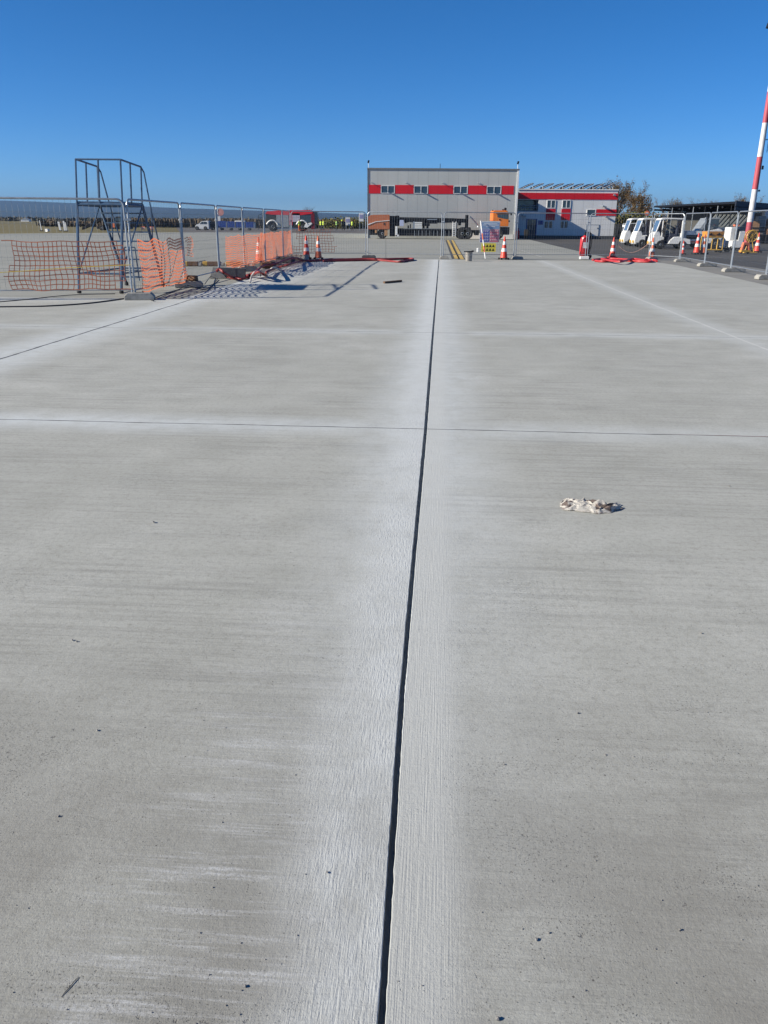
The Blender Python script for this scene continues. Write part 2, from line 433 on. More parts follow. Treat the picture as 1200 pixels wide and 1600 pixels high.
def tag(o, label=None, cat=None, group=None, kind=None):
    for k_, v_ in (('label', label), ('category', cat), ('group', group), ('kind', kind)):
        if v_: o[k_] = v_
    return o
def thing(name, label, cat, loc=(0, 0, 0), rz=0, group=None):
    o = bpy.data.objects.new(name, None); COL.objects.link(o)
    o.empty_display_size = .2
    o.location = loc; o.rotation_euler = (0, 0, rz)
    return tag(o, label, cat, group)
def dup(root, loc, rz=0, label=None, group=None, scale=None):
    def cp(o, par):
        c = o.copy(); COL.objects.link(c); c.parent = par
        for ch in list(o.children): cp(ch, c)
        return c
    r = cp(root, None)
    r.location = loc; r.rotation_euler = (0, 0, rz)
    if scale: r.scale = (scale,) * 3 if isinstance(scale, (int, float)) else scale
    if label: r['label'] = label
    if group: r['group'] = group
    return r

# ---------------------------------------------------------------- ground
def sheet(name, pts, z, m, kind='structure'):
    mb = MB(); mb.quad([(p[0], p[1], z) for p in pts]); return tag(mb.build(name, m), kind=kind)
sheet('ground', [(-9000, -1500), (9000, -1500), (9000, 9000), (-9000, 9000)], -.08, M['grass'])

ANG = math.atan(.0656)
ca, sa = math.cos(ANG), math.sin(ANG)
def uv(x, y): return ((x + .08) * ca - y * sa, (x + .08) * sa + y * ca)
def xy(u, v): return (u * ca + v * sa - .08, -u * sa + v * ca)
EDGE = 38.2
# the right edge of the new slab runs in towards the camera
er = [uv(*g(px, py)[:2]) for px, py in ((1003, 405.5), (1060, 415), (1200, 446))]
def right_edge(v):
    (u0, v0), (u1, v1), (u2, v2) = er
    if v > v1: return u1 + (u0 - u1) * (v - v1) / (v0 - v1)
    return u1 + (u2 - u1) * (v - v1) / (v2 - v1) if v > 10 else u1 + (u2 - u1) * (10 - v1) / (v2 - v1) + (10 - v) * .0
rnd = random.Random(4)
vs = [-3.0]
while vs[-1] < EDGE:
    vs.append(min(EDGE, vs[-1] + (0.02 if .6 < vs[-1] < 3.2 else .05 if vs[-1] < 8 else .3 if vs[-1] < 20 else 1.0)))
mb = MB()
rows = []
for v in vs:
    JT = [(-3, .01), (1.25, .0), (1.7, -.006), (2.465, -.0145), (3.6, -.014), (4.7, -.010), (6.5, -.004), (11.3, -.007), (21, -.006), (38.5, 0)]
    for (va, oa), (vb, ob) in zip(JT, JT[1:]):
        if va <= v <= vb: wv = oa + (ob - oa) * (v - va) / (vb - va)
    wv += .0016 * mnoise.noise((v * 6, 0, 0))
    hw = .0086 + .0009 * min(max(v - 1, 0), 8) + .0014 * mnoise.noise((v * 4, 3, 0))
    jl = .0016 * mnoise.noise((v * 55, 9, 0)) + .0012 * mnoise.noise((v * 21, 5, 0)); jr = .0016 * mnoise.noise((v * 50, 0, 7)) + .0012 * mnoise.noise((v * 18, 5, 3))
    L, Rr = wv - hw + jl, wv + hw + jr
    lu = -22.0 if v < 17.6 else -5.5
    pr = [(-22.0, 0), (L - .3, 0), (L - .0015, 0), (L + .0004, -.0018), (L + .0006, -.05), (Rr - .0006, -.05), (Rr - .0004, -.0018), (Rr + .0015, 0), (Rr + .3, 0), (right_edge(v), 0)]
    if v >= 17.6: pr[0] = (-5.55, 0)
    rows.append([mb.b.verts.new((q[0], v, q[1])) for q in pr])
for A, B in zip(rows, rows[1:]):
    for j in range(len(A) - 1):
        mb.b.faces.new((A[j], A[j + 1], B[j + 1], B[j]))
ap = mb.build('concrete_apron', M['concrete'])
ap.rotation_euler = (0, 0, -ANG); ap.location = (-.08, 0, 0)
tag(ap, kind='structure')

# old concrete, roads, asphalt yard
a0 = g(826, 374); a1 = g(920, 396)
oc = [(-75, 12), xy(-5.55, 17.6), xy(-5.55, EDGE), xy(uv(a1.x, a1.y)[0], EDGE), (a1.x, a1.y), (a0.x, a0.y), (a0.x + .2, 118), (-27, 118), (-44, 96), (-75, 96)]
oc[0] = xy(-22, 17.6); oc.insert(0, (-75, 17)); 
sheet('old_concrete_apron', oc, -.012, M['oldconc'])
sheet('taxiway_road', [(-27.5, 113), (a0.x + .2, 113), (a0.x + .2, 186), (-46, 186)], -.03, M['asphalt2'])
yard = [xy(er[0][0], EDGE), g(1060, 409)[:2], (18.5, 20), (22, 8), (90, 8), (90, 260), (a0.x + .2, 260), (a0.x, a0.y), (a1.x, a1.y), xy(uv(a1.x, a1.y)[0], EDGE)]
sheet('asphalt_yard', yard, -.02, M['asphalt'])
sheet('asphalt_margin', [xy(*er[0]), xy(*er[1]), xy(*er[2]), xy(right_edge(10), 10), (right_edge(10) + 14, 9), (right_edge(10) + 9, 20), g(1200, 421)[:2], g(1060, 402)[:2]], -.008, M['edge'])
def stripe(pts, wd, z, m, name):
    mb = MB()
    for (x0, y0), (x1, y1) in pts:
        d = Vector((x1 - x0, y1 - y0)).normalized(); n = Vector((-d.y, d.x)) * wd / 2
        mb.quad([(x0 - n.x, y0 - n.y, z), (x1 - n.x, y1 - n.y, z), (x1 + n.x, y1 + n.y, z), (x0 + n.x, y0 + n.y, z)])
    return tag(mb.build(name, m), kind='structure')
yl = []
for b_, t in (((712, 404), (699, 375)), ((721, 405), (706, 375))):
    p, q = g(*b_), g(*t); yl.append(((p.x, p.y), (q.x, q.y)))
stripe(yl, .36, -.008, M['markblack'], 'road_marking_edge')
stripe([((a[0] + .04, a[1]), (b_[0] + .04, b_[1])) for a, b_ in yl], .18, -.004, M['markyellow'], 'road_marking_yellow')
wl = []
for A, B in (((808, 389), (822, 393)), ((824, 394.5), (848, 402)), ((1096, 402), (1172, 401)), ((1125, 398.5), (1150, 398.5)), ((880, 384), (897, 384))):
    p, q = g(*A), g(*B); wl.append(((p.x, p.y), (q.x, q.y)))
stripe(wl, .12, -.004, M['markwhite'], 'road_marking_white')

# hills in the distance
mb = MB()
ridge = [(-900, 318), (-300, 309), (0, 313), (60, 315), (130, 318), (280, 325), (400, 329), (560, 334), (800, 336), (1000, 338), (1300, 341), (2100, 345)]
def ridge_h(X):
    pts = [at(px, py, 6500) for px, py in ridge]
    for A, B in zip(pts, pts[1:]):
        if A.x <= X <= B.x: return A.z + (B.z - A.z) * (X - A.x) / (B.x - A.x)
    return pts[0].z if X < pts[0].x else pts[-1].z
prev = None
for i in range(261):
    X = -7800 + i * 60
    hh = ridge_h(X) * (1 + .025 * mnoise.noise((X * .0016, 0, 0)) + .012 * mnoise.noise((X * .009, 4, 0)))
    r_ = [mb.b.verts.new((X, Y, z)) for Y, z in ((3300, -1), (4300, hh * .22 + 3 * mnoise.noise((X * .004, 1, 0))), (5200, hh * .45 + 8 * mnoise.noise((X * .003, 2, 0))), (6000, hh * .8 + 5 * mnoise.noise((X * .005, 3, 0))), (6500, hh), (7400, hh * .4), (8500, -1))]
    if prev:
        for j in range(6): mb.b.faces.new((prev[j], r_[j], r_[j + 1], prev[j + 1]))
    prev = r_
tag(mb.build('hills', M['hill'], smooth=True), kind='structure')

# far vegetation masses
rnd = random.Random(11)
mb = MB()
for i in range(520):
    X = rnd.uniform(-560, 420); Y = rnd.uniform(520, 680)
    hgt = rnd.uniform(1.0, 2.2) + 2.0 * max(0, mnoise.noise((X * .02, 0, 0)))
    mb.leaves((X, Y, hgt * .55), (7, 6, hgt * .75), 30, .8, rnd)
tag(mb.build('far_woodland', M['wood'], ), 'dark far off line of trees and scrub across the field', 'woodland', kind='stuff')
mb = MB()
for i in range(9000):
    X = rnd.uniform(-78, 14); Y = 192 + rnd.uniform(-3, 6)
    hh = 1.7 + .5 * mnoise.noise((X * .07, 1, 0)) + rnd.uniform(-.35, .25)
    dn = mnoise.noise((X * .09, 5, 0)) + .5 * mnoise.noise((X * .4, 2, 0))
    if dn < -.28: hh *= .45
    Y += 5 * mnoise.noise((X * .05, 9, 0))
    if X < -66: hh *= .6
    a = rnd.uniform(0, 3.14); wd = rnd.uniform(.05, .16); dx, dy = math.cos(a) * wd, math.sin(a) * wd; t = rnd.uniform(-.35, .35)
    z0 = rnd.uniform(-.1, hh * .5)
    mb.quad([(X - dx, Y - dy, z0), (X + dx, Y + dy, z0), (X + dx + t, Y + dy, hh), (X - dx + t, Y - dy, hh)])
tag(mb.build('reed_bed', M['reeds']), 'tall dry brown reeds beyond the far road', 'reeds', kind='stuff')
mb = MB()
for i in range(44):
    X = rnd.uniform(-13.5, -2.5); Y = 186 + rnd.uniform(-2, 2)
    hh = rnd.uniform(1.4, 2.6)
    mb.leaves((X, Y, hh * .5), (1.3, 1.2, hh * .55), 60, .16, rnd)
tag(mb.build('autumn_scrub', M['hedge']), 'yellow brown scrub behind the workers left of the hangar', 'scrub', kind='stuff')

# ---------------------------------------------------------------- temporary fence
PH = 2.02
def panel(a, b_, label, netless=True):
    a, b_ = Vector((a[0], a[1], 0)), Vector((b_[0], b_[1], 0))
    d = b_ - a; L = d.length; rz = math.atan2(d.y, d.x)
    t = thing('mesh_fence', label, 'fence panel', a, rz, 'temporary mesh fence panels around the new slab')
    e = .05; r = .14
    x0, x1 = e, L - e
    pts = [(x0, 0, .06), (x0, 0, PH - r)]
    for k_ in range(1, 5):
        q = math.pi / 2 * k_ / 4; pts.append((x0 + r - r * math.cos(q), 0, PH - r + r * math.sin(q)))
    for k_ in range(0, 5):
        q = math.pi / 2 * k_ / 4; pts.append((x1 - r + r * math.sin(q), 0, PH - r + r * math.cos(q)))
    pts += [(x1, 0, .06)]
    MB().tube(pts, .021, 8).build('frame', M['galv'], t, True)
    MB().tube([(x0, 0, .20), (x1, 0, .20)], .015, 6).build('bottom_rail', M['galv'], t, True)
    mb = MB()
    n = max(2, round((x1 - x0) / .115))
    for i in range(1, n):
        x = x0 + (x1 - x0) * i / n
        mb.tube([(x, .004, .2), (x, .004, PH - (.01 if min(x - x0, x1 - x) > r else .07))], .0023, 3, cap=False)
    for i in range(1, 8):
        z = .2 + 1.78 * i / 8
        mb.tube([(x0, -.002, z), (x1, -.002, z)], .0023, 3, cap=False)
    mb.build('wire_mesh', M['wire'], t)
    MB().box((x1 + .05, 0, 1.62), (.15, .055, .05), bevel=.008).build('clamp', M['galv'], t)
    return t
rowY = [17.8, 21.35, 24.9, 28.4, 31.9, 35.4, 38.9]
rowP = [(196, 312), (280, 315), (336.5, 320), (378, 325), (411.5, 326), (440.5, 328.5), (453, 330)]
Rw = [(at(px, py, y).x, y) for (px, py), y in zip(rowP, rowY)]
Fx = [Rw[-1], tuple(g(573, 402.5)[:2]), tuple(g(690.5, 404.5)[:2]), tuple(g(804, 405)[:2]), tuple(g(915.5, 405)[:2]), tuple(g(1014, 406)[:2])]
Rt = [Fx[-1], tuple(g(1062, 409)[:2]), tuple(g(1100, 416)[:2]), tuple(g(1141, 424.5)[:2]), tuple(g(1196, 436)[:2])]
Lf = (Rw[0][0] - 3.46, 17.35)
Lf2 = (Lf[0] - 3.45, 17.0)
panel(Lf2, Lf, 'mesh fence panel past the left edge, its net torn')
panel(Lf, Rw[0], 'frontmost left mesh fence panel with a wide loose orange net')
ords = ['receding mesh fence panel right of the steel ladder with orange net', 'bare mesh fence panel in front of the yellow striped kerb pieces',
        'receding fence panel where the tall orange net begins', 'receding fence panel behind the orange net and the lone left cone',
        'receding fence panel fully covered by bright orange net', 'short fence panel end at the far left corner']
for i in range(6):
    if i == 5: continue
    panel(Rw[i], Rw[i + 1], ords[i])
panel(Rw[5], Rw[6], ords[5])
fl = ['far mesh fence panel behind the pair of cones and tattered net', 'far mesh fence panel in front of the orange brown truck body', 'far mesh fence panel carrying the safety signs',
      'far mesh fence panel in front of the blue door, left of the extinguisher', 'far mesh fence panel right of the red wheeled extinguisher']
for i in range(5): panel(Fx[i], Fx[i + 1], fl[i])
rl = ['mesh fence panel in front of the white tow tractors', 'mesh fence panel in front of the pair of leaning cones', 'mesh fence panel in front of the yellow trolley', 'rightmost mesh fence panel running out of frame']
for i in range(4): panel(Rt[i], Rt[i + 1], rl[i])
d_ = Vector(Rt[4]) - Vector(Rt[3])
panel(Rt[4], (Rt[4][0] + d_.x, Rt[4][1] + d_.y), 'mesh fence panel past the right edge of the view')

# feet
def foot(name, c, rz, size, m, label, holes=True):
    t = thing(name, label, 'fence block', (c[0], c[1], 0), rz, 'blocks holding the fence')
    L, W, Hh = size
    mb = MB()
    prof = [(-L / 2, 0), (L / 2, 0), (L / 2, Hh * .55), (L / 2 - .07, Hh), (-L / 2 + .07, Hh), (-L / 2, Hh * .55)]
    mb.prism(prof, -W / 2, W / 2)
    bmesh.ops.bevel(mb.b, geom=list(mb.b.edges), offset=.008, segments=1, affect='EDGES')
    mb.build('block', m, t)
    mb = MB()
    for k_ in (-1, 0, 1): mb.lathe([(.03, 0), (.03, .012), (.022, .012), (.022, 0)], (k_ * .06, 0, Hh - .004), 10, cap=False)
    mb.build('socket', M['blockdark'], t)
    return t
ft = [(Rw[0], .15, (.62, .26, .15), 'block', 'grey concrete foot under the frontmost left fence post'),
      (Rw[1], .2, (.72, .27, .15), 'block', 'concrete foot carrying a small brown stone, second fence post from front'),
      (Rw[3], .3, (.66, .25, .17), 'block', 'concrete foot among the hoses left of the lone cone'),
      (Rw[4], .9, (.6, .25, .15), 'blockdark', 'dark foot under the post by the lone cone'),
      (Rw[5], .9, (.6, .25, .15), 'block', 'concrete foot near the far left corner of the fence'),
      (Rw[6], .3, (.7, .3, .15), 'blockdark', 'dark foot at the far left corner'),
      (Fx[1], 0, (.66, .24, .11), 'blockdark', 'flat dark foot left of the orange truck body'),
      (Fx[2], 0, (.40, .22, .13), 'block', 'small grey foot at the end of the long slab joint'),
      (Fx[3], .4, (.55, .22, .13), 'block', 'pale broken foot beside the single cone at centre right'),
      (Fx[5], .5, (.55, .25, .13), 'block', 'pale foot under the cone at the end of the red hoses'),
      (Rt[1], .05, (.70, .24, .12), 'block', 'pale flat foot in front of the white utility truck'),
      (Rt[2], .1, (.74, .26, .13), 'block', 'rough pale foot in front of the leaning cones'),
      (Rt[3], .1, (.80, .26, .13), 'block', 'long grey foot in front of the yellow trolley'),
      (Rt[4], .1, (.85, .28, .14), 'block', 'grey foot at the right edge of the view')]
for c, rz, s_, m_, lb in ft:
    foot('ballast_block', (c[0] + (.12 if c is Rw[0] else .1), c[1] - .04), rz, s_, M[m_], lb)
# the tipped foot at the third post
t = thing('ballast_block', 'grey foot tipped on its edge against a pale wedge, wrapped in hose', 'fence block', (Rw[2][0] + .35, Rw[2][1] - .05, 0), .1, 'blocks holding the fence')
MB().prism([(-.10, .0), (.40, .0), (.46, .27), (-.32, .30)], -.12, .13).build('block', M['blockdark'], t)
MB().prism([(-.62, 0), (-.13, 0), (-.37, .30), (-.50, .31)], -.13, .12).build('wedge', M['block'], t)
# rubble at the foot of the fence
def rock(name, c, s_, m, label, cat, seed, grp=None):
    rr = random.Random(seed); mb = MB()
    mb.box((0, 0, s_[2] / 2), s_, rz=rr.uniform(-.5, .5), bevel=min(s_) * .2)
    for v in mb.b.verts:
        v.co += Vector((rr.uniform(-1, 1), rr.uniform(-1, 1), rr.uniform(-1, 1))) * min(s_) * .09
        v.co.z = max(0, v.co.z)
    return tag(mb.build(name, m, loc=(c[0], c[1], c[2] if len(c) > 2 else 0)), label, cat, grp)
rock('stone', (Rw[1][0] + .18, Rw[1][1] - .02, .15), (.28, .2, .13), M['brown'], 'brown stone lying on the second fence foot', 'stone', 3)
rock('rubble', g(401, 417), (.34, .3, .22), M['block'], 'pale broken block beside the lone cone fence post', 'rubble', 5, 'rubble along the fence')
rock('rubble', g(417, 419), (.42, .3, .2), M['brown'], 'brown block under the hose near the lone cone', 'rubble', 6, 'rubble along the fence')
rock('rubble', g(444, 410), (.8, .4, .22), M['blockdark'], 'dark lump half under the hoses, nearest the fence corner', 'rubble', 7, 'rubble along the fence')
rock('rubble', g(463, 406), (1.0, .5, .22), M['block'], 'long grey block left of the paired cones', 'rubble', 8, 'rubble along the fence')
rock('rubble', g(430, 413), (.5, .3, .16), M['block'], 'grey block in the middle of the hose heap', 'rubble', 9, 'rubble along the fence')

# yellow and dark kerb pieces beyond the fence
for px, wd, seed, lb in ((302, .62, 1, 'left yellow ended kerb piece lying beyond the bare fence panel'), (335, .80, 2, 'right larger yellow ended kerb piece lying beyond the bare fence panel'), (372, .9, 3, 'yellow ended kerb piece behind the tall orange net')):
    c = g(px, 415.5)
    t = thing('kerb_piece', lb, 'kerb piece', c, .05, 'kerb pieces lying on the old concrete')
    MB().box((0, 0, .08), (wd * .6, .22, .16), bevel=.02).build('body', M['brown'], t)
    MB().box((-wd * .3 - .09, 0, .08), (.18, .225, .165), bevel=.02).build('end', M['yellow'], t)
    MB().box((wd * .3 + .07, 0, .06), (.14, .2, .12), bevel=.02).build('end', M['block'], t)
rock('rubble', g(316, 414.5), (.26, .2, .17), M['blockdark'], 'small dark lump between the two kerb pieces', 'rubble', 12, 'rubble along the fence')

# ---------------------------------------------------------------- orange nets
def net(a, b_, z0, z1, label, cell=(.118, .115), seed=0, gaps=0.0, sag=.03, off=.04, wr=(.011, .009), topf=None, ragged=0.0):
    rr = random.Random(seed)
    a, b_ = Vector((a[0], a[1], 0)), Vector((b_[0], b_[1], 0))
    d = b_ - a; L = d.length; d.normalize(); n = Vector((d.y, -d.x, 0))
    nx, nz = max(2, round(L / cell[0])), max(2, round((z1 - z0) / cell[1]))
    P = {}
    for i in range(nx + 1):
        for j in range(nz + 1):
            s_ = i / nx * L; f = j / nz
            zt = z1 + (topf(i / nx) if topf else 0)
            z = z0 + (zt - z0) * f
            o = Vector((mnoise.noise((s_ * 1.1, f * 1.4, seed)), 0, 0)).x
            ds = .08 * mnoise.noise((s_ * 1.7, f * 2.2, seed + 5)); dz = .06 * mnoise.noise((s_ * 2.0, f * 2, seed + 9)) - sag * math.sin(math.pi * (i / nx * 3 % 1)) * f
            P[i, j] = a + d * (s_ + ds) + n * (off + .09 * o) + Vector((0, 0, max(.03, z + dz)))
    mb = MB()
    def ok(i, j):
        e = min(i, nx - i) / nx
        if ragged and e < ragged and mnoise.noise((i * .5, j * .45, seed + 20)) > -.1 + (e / ragged) * .9: return False
        return not (gaps and mnoise.noise((i * .35, j * .4, seed + 31)) > 1 - gaps)
    for i in range(nx + 1):
        for j in range(nz + 1):
            if not ok(i, j): continue
            p = P[i, j]
            if i < nx and ok(i + 1, j):
                q = P[i + 1, j]; w_ = Vector((0, 0, wr[0])); mb.quad([p - w_, q - w_, q + w_, p + w_])
            if j < nz and ok(i, j + 1):
                q = P[i, j + 1]; w_ = d * wr[1]; mb.quad([p - w_, p + w_, q + w_, q - w_])
    return tag(mb.build('safety_net', M['net']), label, 'safety net', 'orange nets tied to the fence')
def lerp(a, b_, f): return (a[0] + (b_[0] - a[0]) * f, a[1] + (b_[1] - a[1]) * f)
net(lerp(Lf, Rw[0], .26), lerp(Lf, Rw[0], .985), .22, 1.20, 'wide loose orange net on the frontmost left panel', seed=1, ragged=.16, wr=(.009, .008), cell=(.10, .10))
net(lerp(Lf2, Lf, .1), lerp(Lf, Rw[0], .225), .25, 1.1, 'torn scrap of orange net at the left edge', seed=2, ragged=.4, wr=(.008, .007))
net(lerp(Rw[0], Rw[1], .1), lerp(Rw[0], Rw[1], 1.0), .14, 1.22, 'crumpled orange net hanging behind the steel ladder foot', seed=3, cell=(.10, .075), sag=.08, wr=(.013, .010))
net(lerp(Rw[1], Rw[2], .0), lerp(Rw[1], Rw[2], .22), .75, 1.22, 'small triangular flap of orange net past the second post', seed=4, cell=(.09, .07), wr=(.009, .008), ragged=.3)
net(lerp(Rw[2], Rw[3], .22), lerp(Rw[3], Rw[4], .75), .16, 1.16, 'tall orange net stretched over the middle of the receding fence', seed=5, cell=(.12, .065), wr=(.012, .010), sag=.04)
net(lerp(Rw[3], Rw[4], .7), lerp(Rw[5], Rw[6], .95), .1, 1.18, 'bright dense orange net at the far end of the receding fence', seed=6, cell=(.11, .05), wr=(.014, .013), sag=.03)
net(Fx[0], lerp(Fx[0], Fx[1], .60), .25, 1.25, 'tattered thin orange net behind the pair of cones', seed=7, cell=(.13, .12), wr=(.008, .008), ragged=.3)
MB().tube([(Lf2[0], Lf2[1] - .05, .50), (Lf[0], Lf[1] - .05, .52), (Lf[0] + 1.4, 17.5, .60), (Lf[0] + 2.2, 17.6, .66), (Rw[0][0], 17.75, .72)], .007, 5).build('rope', M['rope'])
tag(bpy.data.objects['rope'], 'thin yellow rope strung along the frontmost left fence', 'rope')

# ---------------------------------------------------------------- steel ladder platform behind the fence
def ladder():
    Y0, Y1, Y2 = 19.7, 21.3, 22.5
    o = g(160, 452); t = thing('ladder_platform', 'blue grey steel maintenance ladder with railed platform behind the left fence', 'ladder', (o.x, o.y, 0))
    loc = lambda v: Vector(v) - Vector((o.x, o.y, 0))
    TH = 1.98; RH = 3.0
    xA, xB = at(120, 315, Y0).x, at(191, 315, Y0).x
    xA1, xB1 = at(155, 320, Y1).x, at(222, 319, Y1).x
    A, B, A1, B1 = [loc(v) for v in ((xA, Y0, TH), (xB, Y0, TH), (xA1, Y1, TH), (xB1, Y1, TH))]
    Ag, Bg = loc((*g(124, 458)[:2], .05)), loc((g(199, 456).x, g(124, 458).y, .05))
    At, Bt = loc(at(118, 248.5, Y0)), loc(at(188, 249.5, Y0))
    At.z = Bt.z = (At.z + Bt.z) / 2
    At1, Bt1 = loc(at(152, 260, Y1)), loc(at(220, 261, Y1)); At1.z = Bt1.z = (At1.z + Bt1.z) / 2
    Sg, Tg = loc((*g(193, 447)[:2], .05)), loc((*g(259, 445)[:2], .05)); Tg.y = Sg.y = (Sg.y + Tg.y) / 2
    m = M['ladder']
    MB().slab([(A.x, A.y), (B.x, B.y), (B1.x, B1.y), (A1.x, A1.y)], TH, TH + .03).build('platform', m, t)
    mb = MB()
    for p, q in ((A, B), (B, B1), (B1, A1), (A1, A)): mb.tube([p + Vector((0, 0, -.04)), q + Vector((0, 0, -.04))], .035, 4)
    mb.build('platform_frame', m, t)
    for p, q in ((A, Ag), (B, Bg)):
        MB().tube([p, q], .034, 6).build('leg', m, t)
    f = lambda p, q, s_: p + (q - p) * s_
    # braces and cross members
    mb = MB()
    mb.tube([f(Ag, A, .2), f(Bg, B, .2)], .024, 6)
    mb.tube([A1 + Vector((0, 0, -.05)), f(Ag, A, .2)], .02, 6); mb.tube([B1 + Vector((0, 0, -.05)), f(Bg, B, .2)], .02, 6)
    mb.tube([f(Ag, A, .2), f(Sg, A1, .2)], .02, 6); mb.tube([f(Bg, B, .2), f(Tg, B1, .2)], .02, 6)
    mb.build('brace', m, t)
    for p, q in ((A1, Sg), (B1, Tg)):
        MB().tube([p, q], .036, 4).build('stringer', m, t)
    for i in range(8):
        s_ = .11 + i * .115
        p, q = f(A1, Sg, s_), f(B1, Tg, s_)
        MB().b2((p.x, p.y - .09, p.z - .015), (q.x, p.y + .09, p.z + .015)).build('step', m, t)
    # rails
    mb = MB(); mb.tube([At1, At, Bt, Bt1], .022, 6); mb.build('top_rail', m, t)
    for p, q in ((A, At), (B, Bt), (f(A, A1, .45), f(At, At1, .45)), (f(B, B1, .45), f(Bt, Bt1, .45)), (A1, At1), (B1, Bt1), (f(A, B, .5), f(At, Bt, .5))):
        MB().tube([p, q], .021, 6).build('rail_post', m, t)
    for P1, G1, top in ((A1, Sg, At1), (B1, Tg, Bt1)):
        e = f(P1, G1, .62); h0 = f(P1, G1, .60) + Vector((0, .12, .62))
        e2 = G1 + Vector((0, .1, .75))
        mb = MB(); mb.tube([top, top + Vector((.03, .12, -.12)), f(top, e2, .5), e2, f(P1, G1, .95)], .02, 6); mb.tube([f(P1, G1, .5), f(top, e2, .5) + Vector((0, 0, .0))], .016, 6)
        mb.build('handrail', m, t)
    for p in (Ag, Bg, Sg, Tg):
        MB().lathe([(.05, -.05), (.055, -.02), (.045, .04)], p, 10).build('foot', M['rubber'], t)
ladder()
t = thing('folding_step', 'short step frame leaning under the steel ladder platform', 'step frame', g(196, 440), .2)
MB().tube([(0, 0, .02), (.05, .1, .9)], .016, 6).tube([(.38, 0, .02), (.33, .1, .9)], .016, 6).tube([(.05, .1, .9), (.33, .1, .9)], .016, 6).build('frame', M['ladder'], t)
MB().box((.19, .03, .3), (.34, .1, .02)).build('step', M['ladder'], t); MB().box((.19, .07, .58), (.32, .1, .02)).build('step', M['ladder'], t)

# ---------------------------------------------------------------- cones
def cone(label, c, hgt=.95, m='red', rz=0, base='rubber', lean=0):
    t = thing('traffic_cone', label, 'traffic cone', (c[0], c[1], 0), rz, 'traffic cones')
    k_ = hgt / .95
    r = lambda z: .150 - (z - .10) / .85 * .122
    seg = lambda z0, z1, e=0: [(r(z0) + e, z0), (r(z1) + e, z1)]
    MB().lathe([(.165, .075), (.150, .10), (r(.95), .945), (.015, .955)], n=20).build('cone_body', M[m], t, True)
    for z0, z1 in ((.33, .47), (.62, .75)):
        MB().lathe(seg(z0, z1, .003), n=20, cap=False).build('reflective_band', M['white'], t, True)
    MB().box((0, 0, .06), (.40, .40, .035), bevel=.012).build('base', M[base], t)
    for sx in (-1, 1):
        for sy in (-1, 1): MB().box((sx * .16, sy * .16, .022), (.07, .07, .044), bevel=.008).build('base_foot', M['rubber'], t)
    t.scale = (k_,) * 3
    if lean: t.rotation_euler = (lean, 0, rz)
    return t
cone('lone red cone behind the orange net of the receding fence', (g(411, 410).x - .15, g(411, 410).y), 1.0)
cone('left, redder cone of the pair at the far left fence corner', g(479, 405), 1.0)
cone('right, paler orange cone of the pair at the far left corner', g(497.5, 405), .98, 'fadered')
cone('cone on black feet beside the safety signs', g(787, 405.5), 1.0, rz=.2)
cone('cone standing among red hoses with a chain hanging from its tip', g(956.5, 404), .97, base='red')
cone('cone at the end of the red hoses, other end of the hanging chain', g(1017.5, 404.5), .97, 'fadered')
cone('small cone behind the fence in front of the white utility truck', g(1066, 397.5), .72, rz=.3)
cone('left cone of the two leaning together right of the white utility truck', g(1088, 397), 1.12, rz=.1)
cone('right paler cone of the two leaning together right of the white utility truck', g(1098, 397), 1.05, 'fadered', .4)
cone('rightmost cone, standing beyond the striped mast', g(1182, 394.5), 1.12)
p, q = g(956.5, 404), g(1017.5, 404.5)
pts = [Vector((p.x + (q.x - p.x) * i / 14, p.y + (q.y - p.y) * i / 14, .90 - .62 * math.sin(math.pi * (i / 14) ** .9) * (1) )) for i in range(15)]
tag(MB().tube(pts, .012, 5).build('barrier_chain', mat('chain_red_white', (.5, .3, .25, 1), .5, 0, .4, 7)), 'pale chain sagging between two cones', 'chain')

# ---------------------------------------------------------------- hoses and cables
def curve_pts(ctrl, n=10):
    out = []
    P_ = [Vector(c) for c in ctrl]; P_ = [P_[0]] + P_ + [P_[-1]]
    for i in range(1, len(P_) - 2):
        for j in range(n):
            t_ = j / n; a, b_, c, d = P_[i - 1:i + 3]
            out.append(.5 * ((2 * b_) + (c - a) * t_ + (2 * a - 5 * b_ + 4 * c - d) * t_ ** 2 + (3 * b_ - a - 3 * c + d) * t_ ** 3))
    out.append(P_[-2]); return out
def ghose(name, pix, r, m, label, cat, group=None, zs=None):
    ctrl = []
    for i, (px, py) in enumerate(pix):
        z = r + (zs[i] if zs else 0); ctrl.append(g(px, py, z))
    return tag(MB().tube(curve_pts(ctrl), r, 8).build(name, m, smooth=True), label, cat, group)
ghose('hose', [(338, 424), (343, 421), (352, 427), (366, 434), (385, 431), (400, 424), (412, 415), (430, 412), (447, 406), (462, 403), (482, 407), (520, 404.5)], .035, M['hose'], 'dark red hose snaking over the blocks along the receding fence', 'hose', 'hoses on the ground', [.25, .3, .2, .0, 0, .18, .2, .22, .25, .25, .0, 0])
ghose('hose', [(356, 433), (376, 436), (392, 431), (404, 425), (414, 430), (418, 424), (434, 418), (452, 413), (470, 408), (492, 408), (530, 405.5)], .033, M['hose'], 'second dark red hose looping over the rubble left of the paired cones', 'hose', 'hoses on the ground', [0, 0, .02, .25, .0, .24, .05, .2, .04, 0, 0])
ghose('hose', [(500, 406.5), (560, 404.8), (600, 405), (640, 404), (644, 406), (625, 408.4)], .045, M['hose'], 'red hose lying flat in a long loop at the slab edge', 'hose', 'hoses on the ground')
ghose('hose', [(505, 408), (545, 407), (590, 406.5), (622, 409), (633, 408)], .04, M['hose'], 'red hose nearest the camera along the far slab edge', 'hose', 'hoses on the ground')
